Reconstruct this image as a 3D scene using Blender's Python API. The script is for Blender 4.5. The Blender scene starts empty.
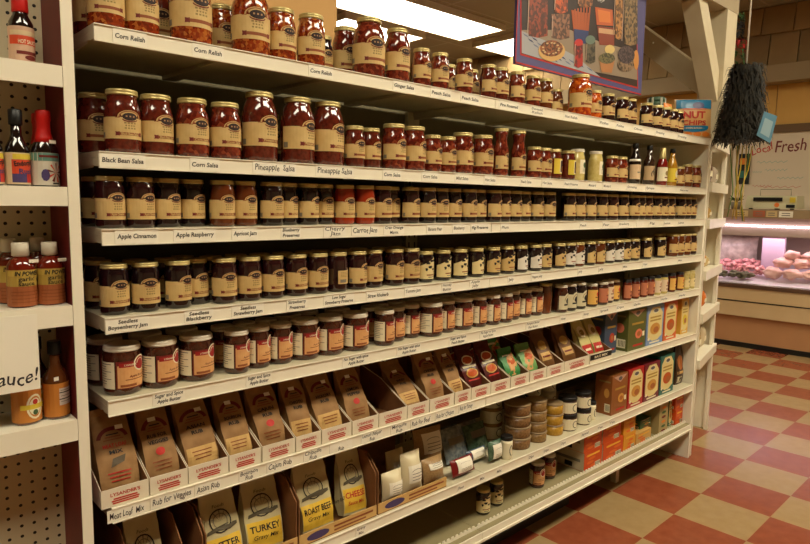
import bpy, math, random
from math import sin, cos, pi, radians
from mathutils import Vector, Matrix, noise
random.seed(7)
SC = bpy.context.scene
COL = SC.collection

# ------------------------------------------------------------------ camera
F = 630.77
YAW, PIT, ROL = radians(42.4786), radians(-6.4331), radians(.9233)
CAM = Vector((-.4229, -1.4109, 1.3927))
FW = Vector((sin(YAW)*cos(PIT), cos(YAW)*cos(PIT), sin(PIT)))
_r = Vector((cos(YAW), -sin(YAW), 0)); _u = _r.cross(FW)
RT = cos(ROL)*_r + sin(ROL)*_u
UP = -sin(ROL)*_r + cos(ROL)*_u
cd = bpy.data.cameras.new('camera'); cam = bpy.data.objects.new('camera', cd); COL.objects.link(cam)
cd.sensor_width = 36; cd.lens = F/810*36; cd.clip_start = .02
m = Matrix.Identity(4)
for i in range(3):
    m[i][0] = RT[i]; m[i][1] = UP[i]; m[i][2] = -FW[i]; m[i][3] = CAM[i]
cam.matrix_world = m
SC.camera = cam

def at(px, py, ax, v):
    """point of the sight line through a photo pixel where coordinate ax equals v"""
    d = FW + (px-405)/F*RT - (py-272)/F*UP
    return CAM + d*((v-CAM[ax])/d[ax])

def right_edge_x(px, yc, R, z):
    """x of an upright cylinder (axis at depth yc) whose right outline falls on pixel column px"""
    p = at(px, 240, 1, yc)
    for _ in range(3):
        q = p - CAM; w = q.dot(FW)
        py = 272 - F*(Vector((p.x, yc, z))-CAM).dot(UP)/((Vector((p.x, yc, z))-CAM).dot(FW))
        p = at(px, py, 1, yc)
    az = math.atan2(p.x-CAM.x, p.y-CAM.y)
    return p.x - R/cos(az)

# ------------------------------------------------------------------ materials
MATS = {}
def mat(name, col, rough=.5, metal=0, coat=0, emit=None, es=0, alpha=None, trans=0, spec=.5, ior=1.45):
    if name in MATS: return MATS[name]
    M = bpy.data.materials.new(name); M.use_nodes = True
    b = M.node_tree.nodes['Principled BSDF']
    b.inputs['Base Color'].default_value = (*col, 1)
    b.inputs['Roughness'].default_value = rough
    b.inputs['Metallic'].default_value = metal
    b.inputs['Coat Weight'].default_value = coat
    b.inputs['Coat Roughness'].default_value = .04
    b.inputs['Specular IOR Level'].default_value = spec
    b.inputs['Transmission Weight'].default_value = trans
    b.inputs['IOR'].default_value = ior
    if emit:
        b.inputs['Emission Color'].default_value = (*emit, 1); b.inputs['Emission Strength'].default_value = es
    if alpha is not None: b.inputs['Alpha'].default_value = alpha
    MATS[name] = M
    return M

def S(r, g, b):
    """sRGB 0-255 to linear"""
    f = lambda c: ((c/255+.055)/1.055)**2.4 if c > 10 else c/255/12.92
    return (f(r), f(g), f(b))

def varied(name, cols, scale=60, rough=.5, coat=0, kind='noise', detail=3, bump=0, spec=.5):
    """procedural colour variation; cols = [(pos, colour), ...]"""
    if name in MATS: return MATS[name]
    M = mat(name, cols[0][1], rough, coat=coat, spec=spec)
    nt = M.node_tree; N = nt.nodes; L = nt.links
    tc = N.new('ShaderNodeTexCoord')
    if kind == 'noise':
        t = N.new('ShaderNodeTexNoise'); t.inputs['Scale'].default_value = scale; t.inputs['Detail'].default_value = detail
        out = t.outputs['Fac']
    else:
        t = N.new('ShaderNodeTexVoronoi'); t.inputs['Scale'].default_value = scale
        out = None
        sp = N.new('ShaderNodeSeparateColor'); L.new(t.outputs['Color'], sp.inputs['Color']); out = sp.outputs[0]
    L.new(tc.outputs['Object'], t.inputs['Vector'])
    cr = N.new('ShaderNodeValToRGB')
    while len(cr.color_ramp.elements) < len(cols): cr.color_ramp.elements.new(.5)
    for e, (p, c) in zip(cr.color_ramp.elements, cols):
        e.position = p; e.color = (*c, 1)
    L.new(out, cr.inputs['Fac'])
    L.new(cr.outputs['Color'], N['Principled BSDF'].inputs['Base Color'])
    if bump:
        bp = N.new('ShaderNodeBump'); bp.inputs['Strength'].default_value = bump; bp.inputs['Distance'].default_value = .002
        L.new(out, bp.inputs['Height']); L.new(bp.outputs['Normal'], N['Principled BSDF'].inputs['Normal'])
    return M

white = varied('cream_enamel', [(.3, S(236, 228, 206)), (.7, S(242, 235, 214))], 9, .3)
shelfin = varied('shelf_enamel', [(.3, S(196, 186, 156)), (.7, S(208, 198, 168))], 7, .42)
grey = mat('olive_panel', S(112, 104, 78), .7)
dark = mat('dark_brown_metal', S(48, 42, 34), .6)  # even dark brown for kick plates, counter groove and shingle backing
redpaint = varied('red_paint', [(.3, S(96, 20, 18)), (.7, S(110, 26, 22))], 14, .5)
paper = mat('card_white', S(242, 236, 218), .55)
ink = mat('black_ink', S(28, 24, 22), .6)
penink = mat('pen_ink', S(44, 38, 36), .6)
redink = mat('red_ink', S(186, 44, 34), .6)
gold = mat('gold_lid', S(202, 184, 122), .32, metal=.45)
whitelid = mat('white_lid', S(216, 208, 188), .35)
blacklid = mat('black_lid', S(22, 20, 20), .4)
cream = varied('cream_label', [(.3, S(200, 166, 104)), (.7, S(214, 184, 124))], 30, .6)
creamlite = mat('pale_label', S(232, 222, 190), .6)
emblem = mat('emblem_dark', S(42, 22, 20), .6)
emblemhi = mat('emblem_tan', S(170, 130, 90), .6)
maroon = mat('label_maroon', S(110, 30, 22), .6)
brownline = mat('label_brown', S(140, 74, 36), .6)
olive = mat('label_olive', S(146, 124, 72), .6)
greyink = mat('label_grey_print', S(120, 112, 98), .6)
kraft = varied('kraft_paper', [(.3, S(138, 100, 58)), (.7, S(164, 124, 76))], 25, .7, bump=.5)
kraftlite = mat('kraft_pale', S(204, 164, 100), .7)
board = varied('brown_cardboard', [(.3, S(118, 76, 42)), (.7, S(138, 92, 52))], 18, .8)
boxwhite = mat('tray_white', S(226, 214, 190), .6)
glassm = mat('clear_glass', (1, 1, 1), .02, trans=1, ior=1.02)
plastic = mat('clear_wrap', S(230, 226, 216), .15, alpha=.35)
blackp = mat('black_plastic', S(20, 20, 20), .4)

CONT = {
 'relish': varied('corn_relish', [(.15, S(110, 34, 14)), (.5, S(146, 54, 20)), (.8, S(178, 104, 44)), (.95, S(128, 36, 16))], 150, .12, 1, 'vor'),
 'salsa': varied('red_salsa', [(.2, S(86, 24, 16)), (.55, S(112, 36, 22)), (.9, S(136, 60, 36))], 120, .12, 1, 'vor'),
 'deep': varied('dark_salsa', [(.3, S(74, 22, 14)), (.7, S(106, 38, 24))], 110, .12, 1),
 'dark': mat('blackberry_jam', S(26, 10, 14), .1, coat=1),
 'plum': mat('plum_jam', S(42, 15, 16), .1, coat=1),
 'brown': mat('apple_jam', S(96, 44, 18), .1, coat=1),
 'red': mat('cherry_jam', S(150, 44, 18), .1, coat=1),
 'butter': varied('apple_butter', [(.3, S(58, 26, 16)), (.7, S(74, 34, 20))], 60, .12, 1),
 'mustard': varied('pale_relish', [(.3, S(190, 168, 92)), (.7, S(214, 196, 128))], 60, .15, 1),
 'orange': varied('orange_relish', [(.3, S(150, 44, 14)), (.7, S(200, 96, 30))], 90, .12, 1, 'vor'),
}

# ------------------------------------------------------------------ mesh builder
class MB:
    def __init__(s): s.v = []; s.f = []; s.m = []; s.sm = []; s.mats = []
    def mi(s, M):
        if M not in s.mats: s.mats.append(M)
        return s.mats.index(M)
    def add(s, vs, fs, M, smooth=False):
        o = len(s.v); k = s.mi(M)
        s.v += [tuple(p) for p in vs]
        for f in fs:
            s.f.append([i+o for i in f]); s.m.append(k); s.sm.append(smooth)
        return s
    def box(s, x0, x1, y0, y1, z0, z1, M, top=None, bot=None):
        """optional top=(dx0,dx1,dy0,dy1) insets"""
        t = top or (0, 0, 0, 0)
        vs = [(x0, y0, z0), (x1, y0, z0), (x1, y1, z0), (x0, y1, z0),
              (x0+t[0], y0+t[2], z1), (x1-t[1], y0+t[2], z1), (x1-t[1], y1-t[3], z1), (x0+t[0], y1-t[3], z1)]
        return s.add(vs, [(0, 3, 2, 1), (4, 5, 6, 7), (0, 1, 5, 4), (1, 2, 6, 5), (2, 3, 7, 6), (3, 0, 4, 7)], M)
    def quad(s, a, b, c, d, M): return s.add([a, b, c, d], [(0, 1, 2, 3)], M)
    def prism(s, pts, d, M):
        """extrude 3D polygon pts by vector d"""
        n = len(pts); d = Vector(d); vs = [Vector(p) for p in pts]; vs += [p+d for p in vs]
        fs = [tuple(range(n))[::-1], tuple(range(n, 2*n))] + [(i, (i+1) % n, n+(i+1) % n, n+i) for i in range(n)]
        return s.add(vs, fs, M)
    def lathe(s, prof, M, seg=20, c=(0, 0, 0), sx=1, sy=1):
        vs = []; fs = []; n = len(prof)
        for r, z in prof:
            for k in range(seg):
                a = 2*pi*k/seg; vs.append((c[0]+sx*r*cos(a), c[1]+sy*r*sin(a), c[2]+z))
        for i in range(n-1):
            for k in range(seg):
                k2 = (k+1) % seg
                fs.append((i*seg+k, i*seg+k2, (i+1)*seg+k2, (i+1)*seg+k))
        s.add(vs, fs, M, True)
        o = len(s.v)-len(vs)
        s.f.append([o+k for k in range(seg)][::-1]); s.m.append(s.mi(M)); s.sm.append(False)
        s.f.append([o+(n-1)*seg+k for k in range(seg)]); s.m.append(s.mi(M)); s.sm.append(False)
        return s
    def tube(s, pts, r, M, seg=8):
        pts = [Vector(p) for p in pts]; vs = []; fs = []
        for i, p in enumerate(pts):
            t = (pts[min(i+1, len(pts)-1)]-pts[max(i-1, 0)]).normalized()
            a = t.orthogonal().normalized(); 
            if i and abs(prev.dot(t)) < .95: a = (prev - t*prev.dot(t)).normalized()
            prev = a; b = t.cross(a)
            rr = r[i] if isinstance(r, (list, tuple)) else r
            for k in range(seg):
                an = 2*pi*k/seg; vs.append(p+a*rr*cos(an)+b*rr*sin(an))
        for i in range(len(pts)-1):
            for k in range(seg):
                k2 = (k+1) % seg; fs.append((i*seg+k, i*seg+k2, (i+1)*seg+k2, (i+1)*seg+k))
        s.add(vs, fs, M, True)
        o = len(s.v)-len(vs); n = len(pts)
        s.f.append([o+k for k in range(seg)][::-1]); s.m.append(s.mi(M)); s.sm.append(False)
        s.f.append([o+(n-1)*seg+k for k in range(seg)]); s.m.append(s.mi(M)); s.sm.append(False)
        return s
    def blob(s, c, r, M, nz=10, ns=14, amp=.15, seed=0, fr=1.7):
        vs = []; fs = []
        for i in range(nz+1):
            th = pi*i/nz
            for k in range(ns):
                ph = 2*pi*k/ns; d = Vector((sin(th)*cos(ph), sin(th)*sin(ph), cos(th)))
                q = 1+amp*noise.noise(d*fr+Vector((seed*7.3, seed*3.1, 0)))*2
                vs.append((c[0]+d.x*r[0]*q, c[1]+d.y*r[1]*q, c[2]+d.z*r[2]*q))
        for i in range(nz):
            for k in range(ns):
                k2 = (k+1) % ns; fs.append((i*ns+k, (i+1)*ns+k, (i+1)*ns+k2, i*ns+k2))
        return s.add(vs, fs, M, True)
    def mapped(s, vs2, fs, fn, M): return s.add([fn(*p) for p in vs2], fs, M)
    def mesh(s, name):
        me = bpy.data.meshes.new(name); me.from_pydata(s.v, [], s.f)
        for M in s.mats: me.materials.append(M)
        me.polygons.foreach_set('material_index', s.m)
        me.polygons.foreach_set('use_smooth', s.sm)
        me.update(); return me
    def build(s, name, parent=None, loc=None, rz=0):
        return obj(name, s.mesh(name), parent, loc, rz)

def obj(name, me, parent=None, loc=None, rz=0):
    o = bpy.data.objects.new(name, me); COL.objects.link(o)
    if parent: o.parent = parent
    if loc: o.location = loc
    if rz: o.rotation_euler.z = rz
    return o
def thing(name, label, cat, loc=(0, 0, 0), rz=0, group=None):
    return tag(obj(name, None, None, loc, rz), label, cat, group)
def tag(o, label, cat, group=None):
    o['label'] = label; o['category'] = cat
    if group: o['group'] = group
    return o
def structure(o):
    o['kind'] = 'structure'; return o

# ------------------------------------------------------------------ lettering
_tc = {}
def text(t, bold=0, shear=0, space=.95):
    k = (t, bold, shear)
    if k in _tc: return _tc[k]
    cu = bpy.data.curves.new('lettering', 'FONT'); cu.body = t; cu.size = 1; cu.resolution_u = 2
    cu.align_x = 'CENTER'; cu.align_y = 'CENTER'; cu.offset = bold; cu.shear = shear; cu.space_line = space
    o = bpy.data.objects.new('lettering', cu); COL.objects.link(o)
    dg = bpy.context.evaluated_depsgraph_get(); dg.update()
    me = bpy.data.meshes.new_from_object(o.evaluated_get(dg))
    vs = [(v.co.x, v.co.y) for v in me.vertices]; fs = [tuple(p.vertices) for p in me.polygons]
    bpy.data.objects.remove(o); bpy.data.curves.remove(cu); bpy.data.meshes.remove(me)
    if vs:
        cx = (min(v[0] for v in vs)+max(v[0] for v in vs))/2; cy = (min(v[1] for v in vs)+max(v[1] for v in vs))/2
        vs = [(x-cx, y-cy) for x, y in vs]
    _tc[k] = (vs, fs); return _tc[k]
def twidth(t): 
    vs = t[0]; return max(v[0] for v in vs)-min(v[0] for v in vs)
def write(mb, t, fn, size, M, sx=1, rot=0, fit=None):
    """letters placed by fn(x, z) -> 3D; fit = width to squeeze into"""
    vs, fs = t
    if not vs: return
    if fit: sx = fit/(twidth(t)*size)
    c, q = cos(rot), sin(rot)
    mb.add([fn(x*size*sx*c - y*size*q, x*size*sx*q + y*size*c) for x, y in vs], fs, M)
def hand(t):
    """hand-written look: letters wobble"""
    vs, fs = text(t, .008, .12)
    return ([(x + .05*noise.noise(Vector((x*1.7, y, 3))), y*1.05 + .16*noise.noise(Vector((x*1.3, 0, 9)))) for x, y in vs], fs)
# fonts only have straight strokes here; ellipse and bar helpers for printed art
def ell(cx, cz, rx, rz, n=14, a0=0, a1=2*pi):
    return [(cx+rx*cos(a0+(a1-a0)*k/(n-1 if a1-a0 < 6.2 else n)), cz+rz*sin(a0+(a1-a0)*k/(n-1 if a1-a0 < 6.2 else n))) for k in range(n)]
def poly(mb, pts, fn, M):
    """filled outline, fanned over two rings so that it follows a curved surface"""
    n = len(pts); cx = sum(p[0] for p in pts)/n; cz = sum(p[1] for p in pts)/n
    if n == 4 or n == 3:
        q = []
        for i in range(n):
            p0, p1 = pts[i], pts[(i+1) % n]; q += [(p0[0]+(p1[0]-p0[0])*k/3, p0[1]+(p1[1]-p0[1])*k/3) for k in range(3)]
        pts = q; n = len(pts)
    vs = [fn(*p) for p in pts] + [fn((p[0]+cx)/2, (p[1]+cz)/2) for p in pts] + [fn(cx, cz)]
    mb.add(vs, [(i, (i+1) % n, n+(i+1) % n, n+i) for i in range(n)] + [(n+i, n+(i+1) % n, 2*n) for i in range(n)], M)
def bar(mb, x0, x1, z0, z1, fn, M, n=1, nz=1):
    vs = []
    for i in range(n+1):
        x = x0+(x1-x0)*i/n; vs += [fn(x, z0+(z1-z0)*j/nz) for j in range(nz+1)]
    k = nz+1
    mb.add(vs, [(k*i+j, k*(i+1)+j, k*(i+1)+j+1, k*i+j+1) for i in range(n) for j in range(nz)], M)
def ring(mb, cx, cz, rx, rz, w, fn, M, a0=0, a1=2*pi, n=16):
    vs = []
    for k in range(n+1):
        a = a0+(a1-a0)*k/n
        vs += [fn(cx+rx*cos(a), cz+rz*sin(a)), fn(cx+(rx-w)*cos(a), cz+(rz-w)*sin(a))]
    mb.add(vs, [(2*k, 2*k+2, 2*k+3, 2*k+1) for k in range(n)], M)

# ------------------------------------------------------------------ shelf levels
Z = [1.7418, 1.4857, 1.3232, 1.1329, .9501, .7056, .4215, .1981]
XS, XE, H, DEP = 1.2689, 3.0153, .0348, .40
SHN = ['top', 'second', 'third', 'fourth', 'fifth', 'sixth', 'seventh', 'bottom']

TAGS = {  # shelf: (pixel column, text, hand-written, width in pixels or None)
 0: [(130, 'Corn Relish', 0, 29), (208, 'Corn Relish', 0, 27), (321, 'Corn Relish', 0, 21), (404, 'Ginger Salsa', 0, 19), (441, 'Peach Salsa', 0, 18), (470, 'Peach Salsa', 0, 16), (509, 'Fire Roasted', 0, 17), (537, 'Sweet\nRelish', 0, 11), (571, 'Hot Relish', 0, 12), (604, 'Pickles', 0, 8), (620, 'Pickles', 0, 7), (638, 'Olives', 0, 8), (660, 'Dressing', 0, 8), (682, 'Dressing', 0, 8)],
 1: [(123, 'Black Bean Salsa', 0, 41), (205, 'Corn Salsa', 0, 26), (275, 'Pineapple  Salsa', 1, 39), (335, 'Pineapple Salsa', 1, 34), (392, 'Corn Salsa', 0, 16), (430, 'Corn Salsa', 0, 14), (462, 'Mild Salsa', 0, 12), (490, 'Hot Salsa', 0, 10), (526, 'Peach Salsa', 0, 10), (547, 'Hot Salsa', 0, 9), (571, 'Peach Preserve', 0, 13), (592, 'Mustard', 0, 7), (607, 'Mustard', 0, 7), (632, 'Dressing', 0, 9), (650, 'Syrups', 0, 8), (684, 'Sauces', 0, 8)],
 2: [(137, 'Apple Cinnamon', 0, 39), (195, 'Apple Raspberry', 0, 38), (245, 'Apricot Jam', 0, 23), (291, 'Blueberry\nPreserves', 0, 17), (335, 'Cherry\n     Jam', 1, 20), (365, 'Carrot Jam', 1, 24), (394, 'Cran Orange\nMarm.', 0, 18), (435, 'Banana Pear', 0, 14), (459, 'Blueberry', 0, 11), (480, 'Fig Preserve', 0, 16), (505, 'Plum', 0, 7), (583, 'Peach', 0, 6), (606, 'Pear', 0, 6), (624, 'Strawberry', 0, 10), (640, 'Quince', 0, 6), (652, 'Fig', 0, 5), (667, 'Lemon', 0, 6), (681, 'Lime', 0, 5)],
 3: [(128, 'Seedless\nBoysenberry Jam', 0, 40), (199, 'Seedless\nBlackberry', 0, 26), (248, 'Seedless\nStrawberry Jam', 0, 29), (297, 'Strawberry\nPreserves', 0, 18), (339, 'Low Sugar\nStrawberry Preserve', 0, 28), (378, 'Straw Rhubarb', 0, 21), (413, 'Tomato Jam', 0, 15), (447, 'Honey\nButter', 0, 9), (475, 'Apple\nJelly', 0, 9), (511, 'Jelly', 0, 5), (537, 'Pepper Jelly', 0, 10), (580, 'Jelly', 0, 4), (601, 'Jelly', 0, 4), (625, 'Mint', 0, 4), (645, 'Grape', 0, 4), (680, 'Mint', 0, 4)],
 4: [(169, 'Sugar and Spice\nApple Butter', 0, 29), (259, 'Sugar and Spice\nApple Butter', 0, 23), (356, 'No Sugar with spice\nApple Butter', 0, 25), (409, 'No Sugar with spice\nApple Butter', 0, 22), (458, 'Sugar and Spice\nPeach Butter', 0, 16), (488, 'No Sugar no Spice\nApple Butter', 0, 15), (533, 'Pumpkin Butter\nPear Butter', 0, 13), (563, 'Honey', 0, 5), (586, 'Honey', 0, 5), (604, 'Spreads', 0, 8), (620, 'Dips', 0, 7), (637, 'Garlic', 0, 7), (664, 'Herbs', 0, 6), (682, 'Herbs', 0, 6)],
 5: [(127, 'Meat Loaf  Mix', 1, 36), (172, 'Rub for Veggies', 1, 40), (208, 'Asian Rub', 1, 24), (249, 'Bourbon\nRub', 1, 18), (280, 'Cajun Rub', 1, 24), (313, 'Chipotle\nRub', 1, 17), (341, 'Hickory BBQ\nRub', 1, 21), (372, 'Lemon Pepper\nRub', 1, 20), (399, 'Mesquite\nRub', 1, 15), (421, 'Rub for Beef', 1, 19), (445, 'Rub for Chicken', 1, 18), (466, 'Rub for Turkey', 1, 13)],
 6: [(361, 'Gravy\nMix', 0, 9), (461, 'Flour', 0, 6), (482, 'Mix', 0, 5), (499, 'Mix', 0, 5), (531, 'Dips', 0, 5), (546, 'Dips', 0, 5), (563, 'Dips', 0, 5), (585, 'Spread', 0, 7), (600, 'Tea', 0, 5), (612, 'Tea', 0, 5)],
}
def strip_z(i): return Z[i]-H/2
def bay(root, x0, x1, near):
    for i in range(7):
        b = MB(); z = Z[i]
        b.box(x0+.001, x1-.001, .004, DEP, z-.012, z, shelfin)                       # deck
        b.box(x0+.001, x1-.001, .004, .03, z-.030, z-.0125, shelfin)                 # front return
        for xx in (x0+.001, x1-.004): b.box(xx, xx+.003, .03, DEP, z-.028, z-.0125, shelfin, )
        for k in range(1, 4):
            xx = x0+(x1-x0)*k/4; b.box(xx-.02, xx+.02, .03, DEP, z-.022, z-.0125, shelfin)
        # bracket plate with a toothed lower edge
        b.prism([(x0+.002, .02, z-.0125), (x0+.002, DEP, z-.0125), (x0+.002, DEP, z-.040), (x0+.002, .16, z-.036), (x0+.002, .05, z-.032)], (.003, 0, 0), shelfin)
        sh = b.build('shelf', root)
        s = MB(); s.box(x0+.0016, x1-.0016, -.001, .0035, z-H, z, white)
        s.box(x0+.001, x1-.001, -.004, -.001, z-H, z-H+.0022, white); s.box(x0+.001, x1-.001, -.004, -.001, z-.0022, z, white)
        s.build('price_strip', sh)
        for px, t, hw, wpx in TAGS.get(i, []):
            p = at(px, 250, 1, -.0015)
            for _ in range(3):
                d = Vector((p.x, -.0015, strip_z(i)))-CAM; p = at(px, 272-F*d.dot(UP)/d.dot(FW), 1, -.0015)
            if not (x0 < p.x < x1): continue
            wd = at(px+wpx/2, 250, 1, -.0015).x - at(px-wpx/2, 250, 1, -.0015).x
            lines = t.split('\n'); q = MB()
            cw = wd*1.04+.006; fn = lambda a, c: (p.x+a, -.0028, strip_z(i)+c)
            q.box(p.x-cw/2, p.x+cw/2, -.0024, -.0012, strip_z(i)-H/2+.003, strip_z(i)+H/2-.003, paper)
            mx = max(twidth(text(l)) for l in lines)
            for k, l in enumerate(lines):
                tt = hand(l) if hw else text(l, .02, .12)
                size = (.0200 if hw else .0140) if len(lines) == 1 else (.0145 if hw else .0120)
                zo = 0 if len(lines) == 1 else (.0065 if k == 0 else -.0065)
                write(q, tt, lambda a, c: fn(a, c+zo), size, penink if hw else (ink if wpx > 15 else greyink), fit=wd*twidth(text(l))/mx)
            q.build('shelf_tag', sh)
    # bottom deck
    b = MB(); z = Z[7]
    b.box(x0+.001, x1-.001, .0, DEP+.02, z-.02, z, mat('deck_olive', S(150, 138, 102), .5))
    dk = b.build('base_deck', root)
    s = MB(); s.box(x0+.001, x1-.001, -.006, -.0005, z-H, z-.002, white); s.box(x0+.001, x1-.001, -.012, -.006, z-H, z-H+.008, white)
    s.build('price_strip', dk)
    fz = MB(); n = int((x1-x0)/.022)
    fz.box(x0+.001, x1-.001, .022, .026, z, z+.008, white)
    for k in range(n):
        xx = x0+.004+k*(x1-x0-.008)/n; fz.box(xx, xx+.016, .022, .026, z+.0081, z+.016, white, top=(.003, .003, 0, 0))
    fz.build('perforated_fence', dk)
    b = MB()
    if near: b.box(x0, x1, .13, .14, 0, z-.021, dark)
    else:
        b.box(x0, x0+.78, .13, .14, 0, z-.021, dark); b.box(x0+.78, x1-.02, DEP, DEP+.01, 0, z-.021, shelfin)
        b.box(x0+1.15, x0+1.18, .1, .13, 0, z-.021, shelfin)
    b.build('kick_plate', root)
    b = MB(); b.box(x0, x1, DEP+.0205, DEP+.035, .18, Z[0]+.09, grey); b.build('back_panel', root)
    for xx in (x0, x1-.03):
        b = MB(); b.box(xx+.0005, xx+.0295, DEP+.0005, DEP+.02, .2, Z[0]+.085, shelfin)
        for k in range(36): b.box(xx+.012, xx+.018, DEP-.0001, DEP+.0004, .25+k*.04, .272+k*.04, blackp)
        b.build('slotted_upright', root)

g1 = thing('gondola_shelving', 'near cream gondola shelving section of jars beside the red pegboard unit', 'shelving', (0, 0, 0))
bay(g1, 0, XS, True)
g2 = thing('gondola_shelving', 'far cream gondola shelving section ending at the angled rack by the aisle', 'shelving', (0, 0, 0))
bay(g2, XS, XE, False)
b = MB(); b.box(XE+.001, XE+.02, .0, DEP+.03, 0, Z[0]+.0, white); b.build('end_panel', g2)

# ------------------------------------------------------------------ jars
JK = {  # kind: radius, height, lid radius, lid height, profile style
 'Q': (.0475, .170, .036, .014, 'mason'), 'G': (.0450, .174, .0355, .014, 'tall'), 'L': (.0390, .158, .033, .013, 'tall'),
 'P': (.0375, .136, .0335, .0125, 'mason'), 'S': (.0300, .116, .0265, .0115, 'mason'), 'J': (.0305, .112, .0285, .0105, 'straight'),
 'B': (.0410, .111, .0395, .013, 'butter'), 'b': (.0320, .109, .0305, .012, 'butter'), 'K': (.0280, .100, .0260, .011, 'straight'),
 'T': (.0275, .166, .0255, .011, 'neck'), 'M': (.0310, .127, .027, .012, 'mason'), 'N': (.0215, .096, .0195, .014, 'straight'),
 'Z': (.0265, .185, .013, .014, 'straight'), 'H': (.0270, .121, .0265, .009, 'straight'),
}
def jar_prof(R, h, rl, style):
    if style == 'mason': return [(R*.86, 0), (R*.97, .004), (R, .010), (R, h*.60), (R*.985, h*.68), (R*.93, h*.76), (R*.83, h*.83), (rl*.93, h*.875), (rl*.93, h*.96)]
    if style == 'tall':  return [(R*.84, 0), (R*.96, .004), (R, .012), (R, h*.62), (R*.98, h*.70), (R*.91, h*.78), (R*.82, h*.84), (rl*.93, h*.89), (rl*.93, h*.96)]
    if style == 'straight': return [(R*.88, 0), (R*.98, .004), (R, .009), (R, h*.70), (R*.985, h*.77), (R*.94, h*.83), (rl*.94, h*.87), (rl*.94, h*.96)]
    if style == 'butter': return [(R*.90, 0), (R*.98, .004), (R, .009), (R, h*.74), (R*.985, h*.79), (rl*.96, h*.84), (rl*.94, h*.95)]
    return [(R*.88, 0), (R*.98, .004), (R, .010), (R, h*.52), (R*.98, h*.57), (R*.80, h*.68), (rl*.80, h*.76), (rl*.84, h*.84), (rl*.90, h*.87), (rl*.9, h*.97)]
_mc = {}
def body_mesh(k, c):
    key = (k, c)
    if key not in _mc:
        R, h, rl, lh, st = JK[k]; b = MB(); b.lathe(jar_prof(R, h, rl, st), CONT[c], 24); _mc[key] = b.mesh('jar_body')
    return _mc[key]
LIDM = {'g': gold, 'w': whitelid, 'k': blacklid}
def lid_mesh(k, c):
    key = ('lid', k, c)
    if key not in _mc:
        R, h, rl, lh, st = JK[k]; b = MB(); z = h-lh
        pr = [(rl*.97, z), (rl, z+.0015), (rl*1.0, z+lh*.38), (rl*.965, z+lh*.42), (rl*.985, z+lh*.5), (rl*.985, z+lh*.82), (rl*.94, h), (rl*.86, h-.0006)]
        b.lathe(pr, LIDM[c], 24); _mc[key] = b.mesh('jar_lid')
    return _mc[key]
def cyl(R, off=0): return lambda x, z: ((R+off)*sin(x/R), -(R+off)*cos(x/R), z)
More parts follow.
